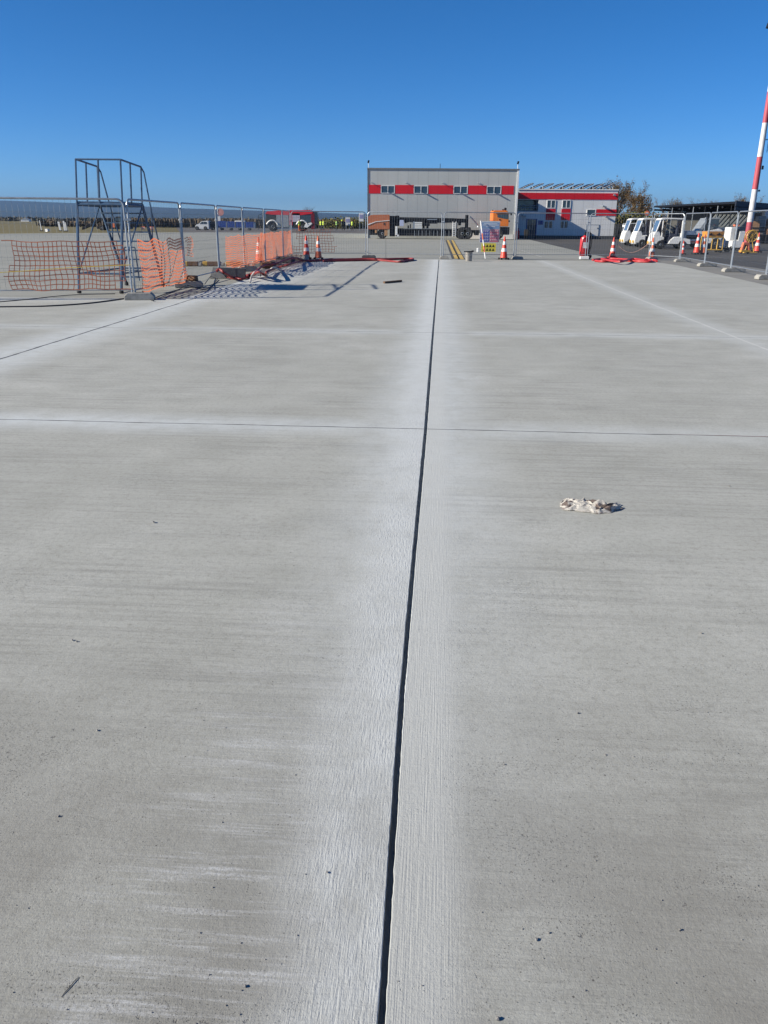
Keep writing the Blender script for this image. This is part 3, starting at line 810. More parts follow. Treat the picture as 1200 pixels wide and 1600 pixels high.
RH = mat('bright_red_hose', (.42, .025, .03, 1), .5, 0, .25, 9, dirt=(.4, (.2, .06, .06, 1)))
ghose('hose', [(926, 406), (950, 404), (985, 406), (1020, 406.5), (1026, 408)], .05, RH, 'bright red hose lying in front of the cone with the chain', 'hose', 'hoses on the ground')
ghose('hose', [(930, 407.5), (945, 408.5), (972, 407), (1000, 408.5), (1018, 408.5), (1010, 405)], .05, RH, 'bright red hose bundle between two cones at right', 'hose', 'hoses on the ground')
ghose('hose', [(940, 404.5), (968, 408.8), (988, 404.6), (1008, 407)], .045, RH, 'bright red hose crossing over the bundle at right', 'hose', 'hoses on the ground', [.06, .08, .06, .05])
ghose('cable', [(-60, 480), (20, 479), (75, 478), (140, 473.5), (197, 466), (214, 462), (240, 470)], .013, M['cable'], 'thick dark cable curving along the frontmost left fence', 'cable', 'cables on the ground')
ghose('cable', [(-30, 474), (40, 468), (110, 461), (180, 459)], .008, M['cable'], 'thin dark cable under the frontmost orange net', 'cable', 'cables on the ground')
ghose('cable', [(242, 468), (246, 464), (280, 452), (292, 446), (322, 452), (340, 436)], .011, M['cable'], 'dark cable draped around the second fence foot', 'cable', 'cables on the ground', [0, 0, 0, .16, .0, 0])
ghose('cable', [(320, 444), (329, 432), (343, 420)], .009, M['cable'], 'dark tie line slanting from the second to the third post', 'cable', 'cables on the ground', [.1, .05, .1])
PALE = mat('pale_hose', (.42, .40, .38, 1), .6)
ghose('hose', [(391, 441), (393, 432), (398, 425), (405, 424), (407, 431)], .025, PALE, 'pale grey hose loop over the brown block', 'hose', 'hoses on the ground', [0, .1, .22, .22, .02])
ghose('hose', [(417, 431), (420, 424), (427, 418), (436, 421), (441, 426)], .025, PALE, 'pale grey hose arch right of the lone cone', 'hose', 'hoses on the ground', [0, .12, .25, .12, 0])

# ---------------------------------------------------------------- wheeled extinguisher, bucket, signs, stick, cloth
o = g(911, 404.5)
t = thing('wheeled_extinguisher', 'large red wheeled fire extinguisher at the far fence, black handle', 'extinguisher', o, -.15)
MB().lathe([(.03, .12), (.17, .14), (.20, .2), (.20, .88), (.17, .97), (.08, 1.02), (.05, 1.06)], n=24).build('cylinder', M['exting'], t, True)
MB().box((.03, -.2, .62), (.2, .02, .26)).build('paper_label', M['white'], t)
MB().lathe([(.055, 1.06), (.055, 1.12), (.03, 1.14), (.03, 1.2)], n=12).box((.06, 0, 1.17), (.2, .04, .03)).build('valve', M['black'], t)
MB().tube([(.17, -.1, .2), (.26, -.1, .5), (.26, -.1, 1.0), (.2, -.1, 1.22), (.2, .1, 1.22), (.26, .1, 1.0), (.26, .1, .5), (.17, .1, .2)], .018, 6).tube(curve_pts([(.05, 0, 1.17), (.25, -.16, 1.15), (.31, -.16, .8), (.28, -.12, .4), (.22, -.1, .25)]), .02, 6).build('handle_frame', M['black'], t, True)
for s_ in (-1, 1):
    MB().lathe([(.06, -.03), (.13, -.03), (.13, .03), (.06, .03)], (.24, s_ * .2, .13), 18, 'Y').build('wheel', M['rubber'], t, True)
tag(MB().box((0, 0, .065), (.42, .3, .13), bevel=.02).build('chock_block', M['white'], loc=(o.x - .05, o.y - .38, 0)), 'white block at the foot of the wheeled extinguisher', 'block')
o = g(732, 408)
t = thing('bucket', 'grey metal bucket with black rim on the slab edge', 'bucket', o)
MB().lathe([(.14, 0), (.165, .4), (.155, .4), (.13, .03)], n=20, cap=False).lathe([(.14, .001), (.13, .03)], n=20).build('pail', mat('zinc', (.30, .28, .25, 1), .5, .4, .25, 8), t, True)
MB().tube([(.168 * math.cos(q), .168 * math.sin(q), .40) for q in [i * math.pi / 10 for i in range(20)]], .024, 6, closed=True).box((.17, 0, .42), (.1, .1, .05)).box((-.17, 0, .4), (.08, .08, .04)).build('rim', M['black'], t)
MB().tube([(.17 * math.cos(q), -.175 - .02 * math.sin(q), .38 - .14 * math.sin(q)) for q in [i * math.pi / 10 for i in range(11)]], .006, 5).build('handle', M['galv'], t)
rock('litter', g(746, 394), (.12, .1, .22), M['white'], 'small white scrap on the old concrete behind the signs', 'litter', 4)

# safety signs tied to the fence
def signs():
    A, B = Vector(Fx[2]), Vector(Fx[3]); d = (B - A).normalized(); rz = math.atan2(d.y, d.x)
    o = A + d * 2.16
    t = thing('safety_sign', 'white safety board with blue and red pictogram grids tied to the fence', 'sign', (o.x, o.y - .05, 0), rz)
    s_ = 1 / 31.8
    X = lambda px: (px - 763.3) * s_
    yb = o.y - .05
    Z = lambda py: at(763, py, yb).z
    MB().b2((X(749), -.012, Z(378.5)), (X(778), .0, Z(345.5)), bevel=.004).build('board', mat('sign_board', (.50, .53, .55, 1), .5), t)
    hb = mat('sign_blue_light', (.20, .30, .46, 1), .5); bl = mat('sign_blue', (.10, .11, .36, 1), .5); rd = mat('sign_red', (.45, .12, .18, 1), .5)
    MB().b2((X(751), -.016, Z(357.5)), (X(777), -.013, Z(347.5))).build('header', hb, t)
    mb = MB()
    for py, x0, x1 in ((349.5, 754, 774), (351.5, 753, 776), (354, 758, 771)): mb.b2((X(x0), -.020, Z(py + .5)), (X(x1), -.017, Z(py - .3)))
    mb.build('header_lettering', M['white'], t)
    MB().b2((X(749.6), -.016, Z(378)), (X(763), -.013, Z(358.5))).build('blue_field', bl, t)
    MB().b2((X(764), -.016, Z(378)), (X(777), -.013, Z(358.5))).build('red_field', rd, t)
    for cx0, nm, inner in ((749.6, 'blue_pictogram', bl), (764, 'red_pictogram', rd)):
        mb = MB()
        for i in range(4):
            for j in range(4):
                c = (X(cx0 + 1.9 + i * 3.1), -.016, (Z(361 + j * 4.6)))
                mb.lathe([(.040, -.004), (.040, 0)], c, 14, 'Y')
        mb.build(nm, M['white'], t)
        mb = MB()
        for i in range(4):
            for j in range(4):
                c = (X(cx0 + 1.9 + i * 3.1), -.021, (Z(361 + j * 4.6)))
                mb.lathe([(.029, -.003), (.029, 0)], c, 10, 'Y')
        mb.build(nm, inner, t)
    t2 = thing('warning_sign', 'yellow warning board with black triangles below the safety board', 'sign', (o.x, o.y - .05, 0), rz)
    ylw = mat('sign_yellow', (.60, .55, .06, 1), .5)
    MB().b2((X(752), -.010, Z(393.5)), (X(773.5), .0, Z(380))).build('board', ylw, t2)
    mb = MB()
    for i in range(4):
        for j in range(2):
            cx, cz = X(756 + i * 4.5), Z(384 + j * 6)
            mb.prism([(cx - .055, cz - .05), (cx + .055, cz - .05), (cx, cz + .06)], -.015, -.012)
    mb.build('triangle', M['black'], t2)
    t3 = thing('barrier_pole', 'white and pink striped pole leaning across the safety board', 'pole', (o.x, o.y - .12, 0), rz)
    pa, pb = Vector((X(749), -.02, Z(345))), Vector((X(757), -.30, .04))
    for i in range(6):
        a = pa + (pb - pa) * (i / 6); b_ = pa + (pb - pa) * ((i + 1) / 6)
        MB().tube([a, b_], .028, 10).build('stripe', M['white'] if i in (0, 1, 3) else M['fadered'] if i in (2, 4) else M['white'], t3, True)
signs()
# stick, twig
a, b_ = g(600, 443), g(627, 440.5)
tag(MB().box(((a.x + b_.x) / 2, (a.y + b_.y) / 2, .03), ((b_ - a).length, .06, .05), rz=math.atan2(b_.y - a.y, b_.x - a.x)).build('plank', M['brown']), 'short brown plank lying alone on the slab', 'plank')
tag(MB().tube([g(96, 1557, .001), g(110, 1541, .0016), g(118, 1531, .002), g(124, 1526, .001)], [.0006, .0010, .0009, .0004], 5).build('twig', M['cable']), 'thin dark twig on the concrete at lower left', 'twig')
# cloth
def cloth():
    k = NT('camouflage_cloth')
    c = k.mix(k.map(k.noise(k.vec(), 16, 2, .5), .56, .62), (.72, .69, .64, 1), (.24, .19, .17, 1))
    c = k.mix(k.map(k.noise(k.vec((1, 1, 1), loc=(4, 1, 2)), 12, 2, .5), .60, .64), c, (.42, .34, .32, 1))
    k.lk(c, k.b.inputs['Base Color']); k.b.inputs['Roughness'].default_value = .9
    k.lk(k.bump(k.noise(k.vec(), 300, 2), .3, .002), k.b.inputs['Normal'])
    c0 = g(924, 793); nx, ny = 90, 56
    mb = MB(); V = []
    for i in range(nx + 1):
        row = []
        for j in range(ny + 1):
            u, v = i / nx - .5, j / ny - .5
            edge = max(0, 1 - max(abs(u), abs(v)) * 2)
            a_ = mnoise.noise((u * 2, v * 2, 3))
            taper = .75 + .35 * math.cos(u * 5 + .6)
            x = u * .365 + .02 * mnoise.noise((u * 5, v * 5, 1)); y = v * .20 * taper + .022 * mnoise.noise((u * 6, v * 4, 8)) - .02 * math.sin(u * 7 + .5)
            rd = 1 - abs(mnoise.noise((u * 5.5 + v * 2 + a_, v * 3.2 - u, 2))) * 2.2
            rd2 = 1 - abs(mnoise.noise((u * 9 - v * 3, v * 5 + u * 3, 12))) * 2.4
            z = .003 + .020 * max(0, rd) * min(1, edge * 5) + .010 * max(0, rd2) * min(1, .25 + edge * 5)
            z += .013 * math.exp(-((u - .12) / .1) ** 2 - ((v - .2) / .2) ** 2) + .010 * math.exp(-((u + .25) / .14) ** 2 - (v / .3) ** 2)
            row.append(mb.b.verts.new((x, y, z)))
        V.append(row)
    for i in range(nx):
        for j in range(ny): mb.b.faces.new((V[i][j], V[i + 1][j], V[i + 1][j + 1], V[i][j + 1]))
    bmesh.ops.solidify(mb.b, geom=list(mb.b.faces), thickness=.0015)
    o = mb.build('cloth', k.m, smooth=True, loc=(c0.x, c0.y, .0))
    o.rotation_euler = (0, 0, -.06)
    tag(o, 'crumpled white and brown cloth lying on the concrete', 'cloth')
cloth()
# grit
rnd = random.Random(77)
mb = MB()
def pebble(x, y, s_):
    m = Matrix.Translation((x, y, s_ * .3)) @ Matrix.Rotation(rnd.uniform(0, 6), 4, 'Z') @ Matrix.Diagonal((s_, s_ * rnd.uniform(.5, .9), s_ * rnd.uniform(.4, .7), 1))
    r_ = bmesh.ops.create_icosphere(mb.b, subdivisions=1, radius=.5, matrix=m)
    for v in r_['verts']: v.co += Vector((rnd.uniform(-1, 1), rnd.uniform(-1, 1), rnd.uniform(-.5, .5))) * s_ * .12
for _ in range(230):
    px, py = rnd.uniform(-20, 1220), 1600 - 1000 * rnd.random() ** 1.6
    p = g(px, py); u_ = uv(p.x, p.y)[0]
    if abs(u_) < .2 and rnd.random() < .85: continue
    pebble(p.x, p.y, rnd.choice((.0016, .002, .002, .003, .004)) * (1 + p.y * .12))
for px, py, s_ in ((240, 817, .022), (152, 1142, .011), (903, 1115, .012), (838, 1469, .010), (511, 1364, .009), (383, 1542, .010), (778, 1593, .012), (92, 1276, .009), (1062, 1454, .009), (113, 1001, .012), (120, 1003, .011), (857, 1458, .007), (946, 1180, .008), (788, 1195, .007), (1095, 990, .012), (1140, 760, .014)):
    p = g(px, py); pebble(p.x, p.y, s_)
tag(mb.build('grit', M['dust']), 'scattered small stones on the concrete', 'grit', kind='stuff')

# ---------------------------------------------------------------- hangar
HY = 86.0
def hangar():
    cl, cr = at(575, 370, HY), at(804.5, 371, HY)
    ztop = (at(575, 264, HY).z + at(804, 266, HY).z) / 2
    t = thing('hangar', 'grey clad hangar with a red window band, tallest building', 'hangar', (cl.x, HY, 0))
    W = cr.x - cl.x; D = 26
    X = lambda px: at(px, 295, HY).x - cl.x
    Z = lambda px, py: at(px, py, HY).z
    zb0, zb1 = Z(690, 303), Z(690, 289.5)
    MB().b2((0, 0, -.1), (W, .35, ztop)).b2((0, .352, -.1), (W, D, ztop - 1.7)).build('wall', M['clad'], t)
    MB().b2((-.08, .36, ztop - 1.7), (W + .08, D + .08, ztop - 1.6)).build('roof', M['silver'], t)
    MB().b2((-.08, -.08, ztop), (W + .08, .42, ztop + .12)).build('roof_edge', mat('roof_trim_grey', (.16, .17, .18, 1), .5), t)
    MB().b2((W - .14, -.05, 0), (W + .05, .3, ztop)).build('corner_trim', M['frame'], t)
    MB().b2((-.06, -.04, 0), (.07, .2, ztop)).build('corner_trim', mat('trim_dark', (.12, .13, .14, 1), .5), t)
    wins = [(595, 617), (646.5, 669), (708.5, 731), (760.5, 783.5)]
    xs = [575.9] + [q for p in wins for q in p] + [803]
    for i in range(0, len(xs), 2):
        MB().b2((X(xs[i]) + .02, -.03, zb0), (X(xs[i + 1]) - .02, .05, zb1)).build('red_band', M['cladred'], t)
    for a, b_ in wins:
        x0, x1 = X(a) + .02, X(b_) - .02; z0, z1 = zb0 + .02, zb1 - .06
        wf = MB(); f_ = .045
        wf.b2((x0, -.05, z0), (x0 + f_, .06, z1)); wf.b2((x1 - f_ * 1.3, -.05, z0), (x1, .06, z1)); wf.b2((x0 + f_, -.05, z0), (x1 - f_ * 1.3, .06, z0 + f_)); wf.b2((x0 + f_, -.05, z1 - f_), (x1 - f_ * 1.3, .06, z1)); xm = (x0 + x1) / 2
        wf.b2((xm - .03, -.05, z0 + f_), (xm + .03, .06, z1 - f_))
        wo = wf.build('window', M['frame'], t)
        MB().b2((x0 + f_, -.012, z0 + f_), (xm - .03, -.006, z1 - f_)).b2((xm + .03, -.012, z0 + f_), (x1 - f_ * 1.3, -.006, z1 - f_)).build('pane', M['glass'], wo)
    for px in (583, 637, 694, 750):
        x = X(px)
        MB().tube([(x - .25, 0, zb1 + .22), (x - .1, -.5, zb1 + .2)], .03, 6).box((x + .05, -.55, zb1 + .1), (.42, .22, .09), ry=.35).build('wall_lamp', M['galv'], t)
    MB().b2((X(733), -.06, -.02), (W - .16, .0, .45)).build('base_panel', M['frame'], t)
    for x in (.05, W - .1):
        po = MB().tube([(x, .2, ztop + .1), (x, .2, ztop + .62)], .025, 6).build('light_pole', M['frame'], t)
        MB().box((x, .1, ztop + .68), (.16, .16, .26), ry=.3).build('floodlight', M['black'], po)
    MB().tube([(X(687), .2, ztop + .1), (X(687), .2, ztop + .55)], .025, 6).build('aerial', M['black'], t)
    mb = MB()
    for i in range(1, 11): mb.b2((0, 0, 0), (0, 0, 0)) if False else None
    return cl, cr
cl, cr = hangar()

# ---------------------------------------------------------------- annex
AY = 89.8
def annex():
    L_, Rr = at(804.5, 370, AY), at(958.5, 372, AY)
    x0 = L_.x; t = thing('office_building', 'low white office block with red bands and solar panels, right of hangar', 'building', (x0, AY, 0))
    X = lambda px, py=340: at(px, py, AY).x - x0
    Z = lambda px, py: at(px, py, AY).z
    W = Rr.x - x0; ztop = (Z(830, 296) + Z(960, 298)) / 2
    D = 12
    bx0, bx1, bz0, bz1 = .05, X(840), Z(820, 330), Z(820, 312)
    # wall with balcony recess
    mb = MB()
    mb.b2((0, 1.6, -.2), (W, D, ztop)); mb.b2((bx1, 0, -.2), (W, 1.6, ztop)); mb.b2((.0, 0, -.2), (bx1, 1.6, bz0)); mb.b2((0, 0, bz1), (bx1, 1.6, ztop))
    mb.build('wall', M['cladwhite'], t)
    MB().b2((-.0, -.07, ztop), (W + .07, D + .07, ztop + .1)).build('parapet', M['frame'], t)
    r1, r0 = Z(880, 301.5), Z(880, 311.5)
    MB().b2((0, -.04, r0), (W + .03, 0, r1)).b2((W, 0, r0), (W + .03, D, r1)).build('red_band', M['cladred'], t)
    MB().b2((X(931), -.04, Z(940, 337)), (W + .03, 0, Z(940, 327))).b2((W, 0, Z(940, 337)), (W + .03, D, Z(940, 327))).build('red_band', M['cladred'], t)
    for a, b_ in ((852.5, 867), (876.5, 890.5)):
        MB().b2((X(a), -.04, Z(a, 344)), (X(b_), 0, Z(a, 326.5))).build('red_panel', M['cladred'], t)
    def win(a, b_, c, d, mull=True):
        xa, xb, za, zb = X(a), X(b_), Z(a, d), Z(a, c); f_ = .055
        wf = MB().b2((xa, -.05, za), (xa + f_, 0, zb)).b2((xb - f_, -.05, za), (xb, 0, zb)).b2((xa + f_, -.05, za), (xb - f_, 0, za + f_)).b2((xa + f_, -.05, zb - f_), (xb - f_, 0, zb)); xm = (xa + xb) / 2
        if mull: wf.b2((xm - .04, -.05, za + f_), (xm + .04, 0, zb - f_))
        wo = wf.build('window', M['frame'], t)
        MB().b2((xa + f_, -.015, za + f_), (xb - f_, -.003, zb - f_)).build('pane', M['glass'], wo)
    win(853, 866.5, 312.5, 325.5); win(877, 890, 312.5, 325.5); win(850.5, 864.5, 345, 357); win(876, 888.5, 345, 357); win(916, 930, 327, 337, False)
    # door
    xa, xb, zt = X(823), X(839.5), Z(830, 343)
    do = MB().b2((xa, -.06, 0), (xa + .08, 0, zt)).b2((xb - .08, -.06, 0), (xb, 0, zt)).b2((xa, -.06, zt), (xb, 0, zt + .08)).build('door', M['bluec'], t)
    MB().b2((xa + .08, -.02, 0), (xb - .08, -.004, zt)).build('pane', M['glass'], do)
    MB().tube([((xa + xb) / 2 + .1, -.06, .8), ((xa + xb) / 2 + .1, -.06, 1.3)], .02, 6).build('handle', M['galv'], do)
    sg = MB().b2((X(841.5), -.03, Z(845, 351)), (X(849), 0, Z(845, 344.5))).build('sign_plate', M['bluec'], t)
    do = MB().b2((X(918), -.03, 0), (X(936.5), 0, Z(930, 351.5))).build('door', M['cladwhite'], t)
    MB().b2((X(934.5), -.07, 1.0), (X(935.5), -.03, 1.12)).build('handle', M['black'], do)
    fr = MB().b2((X(917.3), -.045, 0), (X(918), 0, Z(930, 351))).b2((X(936.5), -.045, 0), (X(937.2), 0, Z(930, 351))).b2((X(917.3), -.045, Z(930, 351.5)), (X(937.2), 0, Z(930, 350.9))).build('door_frame', M['galv'], t)
    MB().b2((0, -.06, -.1), (W + .05, 0, .30)).build('plinth', mat('plinth_dark', (.05, .055, .065, 1), .7), t)
    # balcony
    MB().b2((bx0, 1.55, bz0), (bx1, 1.6, bz1)).build('balcony_glazing', M['glass'], t)
    mb = MB()
    for z in (bz0 + .08, bz0 + .35, bz0 + .55): mb.tube([(bx0, .05, z), (bx1, .05, z)], .025, 6)
    for i in range(6): x = bx0 + (bx1 - bx0) * i / 5; mb.tube([(x, .05, bz0), (x, .05, bz0 + .58)], .022, 6)
    mb.build('balcony_rail', M['galv'], t)
    for px, py in ((942, 323), (948, 339.5), (956, 305), (818, 337)):
        MB().box((X(px), -.22, Z(px, py)), (.42 if py > 320 else .22, .3, .14), ry=.3).build('wall_lamp', M['galv'], t)
    # solar panels
    pv = mat('solar_cell_blue', (.012, .018, .035, 1), .55, 0, .2, 4)
    a0_, a1_ = X(826, 292), X(952, 294)
    for i in range(9):
        x = a0_ + (a1_ - a0_) * i / 8
        p_ = thing('solar_panel', ('solar panel number %d from the left on the office roof' % (i + 1)).replace('number 1 from the left', 'nearest the hangar').replace('number 9 from the left', 'farthest from the hangar').replace('number 2 from', 'second from').replace('number 3 from', 'third from').replace('number 4 from', 'fourth from').replace('number 5 from', 'fifth from').replace('number 6 from', 'sixth from').replace('number 7 from', 'seventh from').replace('number 8 from', 'eighth from'), 'solar panel', (x0 + x, AY + .8, ztop + .1), 0, 'solar panels on the office roof')
        MB().box((0, 1.2, .30), (1.25, 3.2, .10), ry=-.42).build('panel', pv, p_)
        MB().tube([(.48, -.38, 0), (.50, -.38, .52)], .02, 5).tube([(-.5, -.38, 0), (-.5, -.38, .1)], .02, 5).tube([(.48, -.38, 0), (-.5, -.38, 0)], .02, 5).tube([(.1, -.38, 0), (.5, -.38, .5)], .015, 5).box((0, -.44, .35), (1.2, .05, .03), ry=-.42).build('rack', M['frame'], p_)
annex()

# items at the office door
o = at(808.5, 372, 85.0)
t = thing('fire_extinguisher', 'red extinguisher standing by the office wall beside the hangar corner', 'extinguisher', (o.x, 85, 0))
MB().lathe([(.19, 0), (.2, .05), (.2, .75), (.1, .86), (.05, .95)], n=16).build('cylinder', M['exting'], t, True)
MB().box((.03, 0, .99), (.14, .05, .08)).build('valve', M['black'], t)
o = at(821.5, 374, 84.5)
t = thing('litter_bin', 'small tan bin on legs in front of the dark office door', 'bin', (o.x, 84.5, 0))
MB().lathe([(.19, .35), (.24, .55), (.23, .85), (.12, .95)], n=14).build('bin_body', M['tan'], t, True)
MB().tube([(-.15, 0, 0), (-.12, 0, .4)], .03, 6).tube([(.15, 0, 0), (.12, 0, .4)], .03, 6).tube([(0, .15, 0), (0, .12, .4)], .03, 6).build('stand', M['brown'], t)

# ---------------------------------------------------------------- vehicles
def wheel(parent, c, r, wd, n=18, rim='silver'):
    o = MB().lathe([(r * .55, -wd / 2), (r * .93, -wd / 2), (r, -wd / 2 + .03), (r, wd / 2 - .03), (r * .93, wd / 2), (r * .55, wd / 2)], c, n, 'Y').build('wheel', M['rubber'], parent, True)
    MB().lathe([(r * .18, -wd / 2 - .01), (r * .5, -wd / 2 + .03), (r * .56, -wd / 2 - .004)], c, n, 'Y', cap=False).lathe([(r * .2, -wd / 2 + .0), (r * .2, wd / 2)], c, n, 'Y').build('rim', M[rim], o, True)
    return o
def boom_truck():
    TY = 82.5
    o = at(575, 370, TY); t = thing('boom_truck', 'orange cabbed truck with long dark boom and brown rear body before the hangar', 'truck', (o.x, TY, 0))
    X = lambda px: at(px, 355, TY).x - o.x
    z0 = at(690, 372.5, TY).z
    Z = lambda py, px=690: at(px, py, TY).z - z0
    def bx(name, a, b_, c, d, y0, y1, m, bev=0, par=None):
        return MB().b2((X(a), y0, Z(d, (a + b_) / 2)), (X(b_), y1, Z(c, (a + b_) / 2)), bevel=bev).build(name, m, par or t)
    zt, zb = Z(334, 595), Z(357.5, 595)
    xa, xb = X(574.5), X(609)
    mb = MB().prism([(xa, zb), (xa, zt - .35), (xa + .12, zt - .12), (xa + .5, zt - .03), (xb, zt), (xb, zb)], -.1, 2.4)
    bmesh.ops.bevel(mb.b, geom=list(mb.b.edges), offset=.05, segments=2, affect='EDGES')
    rb = mb.build('rear_body', M['rustorange'], t)
    mb = MB(); mb.prism([(xa + .03, zt - .88), (xa + .8, zt - .62), (xb - .02, zt - .5), (xb - .02, zt - .55), (xa + .8, zt - .68), (xa + .03, zt - .98)], -.14, -.1); mb.build('body_crease', M['white'], rb)
    MB().b2((xb - .6, -.13, zt - .95), (xb - .5, -.1, zt - .75)).build('latch', M['black'], rb)
    bx('underframe', 577, 590, 357.5, 366, .2, 2.2, M['black'])
    bx('mudguard', 601, 606, 357, 367, -.05, .4, M['tan'], .02); bx('mudguard', 586, 589, 357, 363, -.05, .4, M['tan'], .02)
    wheel(t, (X(597.5), .2, .48), .48, .32); wheel(t, (X(597.5), 2.1, .48), .48, .32)
    bx('column', 609, 617.5, 336, 368, .1, 2.2, M['black'], .04)
    bx('column_head', 617.5, 624, 335.5, 352, .3, 2.0, M['black'], .06)
    bx('bracket', 618, 621, 352.5, 368, .0, .3, M['frame'], .02); bx('bracket', 618, 623.5, 365.5, 368.5, .0, .6, M['frame'], .02)
    bx('notice_board', 624.5, 630.5, 342.5, 352, -.02, .05, mat('notice_pale_blue', (.42, .46, .62, 1), .5))
    # boom
    mb = MB().prism([(X(624), Z(338.5)), (X(708), Z(339.5)), (X(728), Z(340.5)), (X(728), Z(346.5)), (X(650), Z(347.5)), (X(632), Z(345)), (X(624), Z(345.5))], .6, 1.3)
    mb.prism([(X(631), Z(345.5)), (X(633), Z(348)), (X(643), Z(345)), (X(640), Z(343))], .65, 1.25)
    bo = mb.build('boom', M['black'], t)
    MB().b2((X(660), .55, Z(348.5)), (X(684), .75, Z(346.2))).build('hydraulic_ram', M['black'], bo)
    MB().b2((X(668), .5, Z(342.5)), (X(683), .59, Z(341.2))).build('boom_stripe', M['galv'], bo)
    bx('deck', 622, 716, 356, 359, .1, 2.3, M['black']); bx('side_skirt', 622, 712, 359.2, 367.5, .2, 2.2, M['black'])
    mb = MB()
    for px in range(648, 712, 6): mb.tube([(X(px), .12, Z(358)), (X(px), .12, Z(368))], .018, 5)
    mb.tube([(X(630), .08, Z(356.5)), (X(712), .08, Z(356.5))], .03, 5); mb.build('side_rail', M['galv'], t)
    mb = MB()
    for py in (346, 348.8, 351.6, 354.4): mb.b2((X(648), .1, Z(py + 1.4)), (X(659.5), .5, Z(py)))
    mb.build('steps', M['frame'], t)
    bx('step_side', 645.5, 648, 345, 356, .1, .5, M['galv'])
    bx('upright', 661, 664, 342, 358, .4, 1.4, M['black'], .03); bx('upright', 667, 670, 345, 358, .4, 1.4, M['black'], .03); bx('cylinder_block', 660, 672, 348, 352, .3, 1.0, M['black'], .05)
    bx('control_box', 637, 639, 351, 357, .1, .3, M['black']); bx('control_box', 640.5, 642, 349, 357, .1, .3, M['black'])
    mb = MB()
    for sx in (707.5, 712.5): mb.tube([(X(sx), .05, Z(368.5)), (X(sx), .05, Z(345))], .03, 5)
    for i in range(7): py = 347 + i * 3.1; mb.b2((X(707.5), .0, Z(py + 1)), (X(712.5), .2, Z(py)))
    mb.build('access_ladder', M['frame'], t)
    bx('post', 713.3, 714.8, 340, 369, .3, .5, M['black']); bx('post', 728, 732.5, 334.5, 355, .7, 1.2, M['black'], .03)
    bx('winch', 717, 721, 345, 351, .5, 1.3, M['black'], .06); bx('turntable', 722, 736, 354, 357.5, .2, 2.2, M['black'], .05)
    MB().tube([(X(735), .8, Z(337)), (X(748), .8, Z(351)), (X(747), .8, Z(354))], .06, 6).tube([(X(737), 1.4, Z(337)), (X(750), 1.4, Z(351))], .05, 6).build('stay', M['galv'], t)
    bx('chassis', 716, 794, 358.5, 363, .5, 1.9, M['black'], .04)
    bx('fuel_tank', 742, 749, 359, 366.5, .1, .7, M['black'], .06)
    for px in (722.5, 731): wheel(t, (X(px), .2, .52), .52, .34); wheel(t, (X(px), 2.2, .52), .52, .34)
    wheel(t, (X(779), .2, .52), .52, .34); wheel(t, (X(779), 2.2, .52), .52, .34)
    # cab
    xa, xb = X(769.5), X(794.5); zt, zm, zb = Z(327.5, 782), Z(344, 782), Z(352.5, 782)
    xw = X(778)
    mb = MB().prism([(xa, zm), (xa, zt - .1), (xa + .1, zt), (xb - .28, zt), (xb - .08, zt - .15), (xb - .02, zt - .9), (xb, zt - 1.2), (xb, zb), (xw, zb), (xw - .2, zm)], .0, 2.4)
    bmesh.ops.bevel(mb.b, geom=list(mb.b.edges), offset=.04, segments=2, affect='EDGES')
    cab = mb.build('cab', M['orangepaint'], t)
    MB().prism([(xa + .42, zt - .38), (xb - .12, zt - .34), (xb - .09, zt - .80), (xb - .6, zt - .72), (xa + .42, zt - .62)], -.02, .0).build('side_window', M['glass'], cab)
    MB().prism([(xa + .3, zt - .28), (xb - .15, zt - .22), (xb - .15, zt - .27), (xa + .3, zt - .33)], -.03, 0).build('window_surround', M['black'], cab)
    MB().box((xb - .02, 1.2, zt - .62), (.04, 2.0, .62), ry=-.06).build('windscreen', M['glass'], cab)
    MB().b2((xb - .75, .05, Z(365)), (xb + .12, 2.35, Z(353))).build('bumper', M['black'], cab)
    MB().tube([(xb - .1, -.05, zt - .3), (xb + .15, -.25, zt - .3)], .025, 5).box((xb + .16, -.26, zt - .32), (.14, .12, .26)).box((xb + .0, -.2, zt - .98), (.12, .12, .16)).build('mirror', M['black'], cab)
    MB().lathe([(.12, zt), (.12, zt + .2), (.08, zt + .25)], (xb - .35, .4, 0), 10).box((xb - .35, 1.2, zt + .08), (.2, 1.4, .12)).build('beacon', M['black'], cab)
    MB().box((xa - .02, .2, zt + .0), (.1, .1, .1)).build('marker_lamp', M['black'], cab)
    MB().lathe([(.07, -.03), (.07, 0)], (xw + .15, -.0, zb + .6), 10, 'Y').build('fuel_cap', M['black'], cab)
boom_truck()

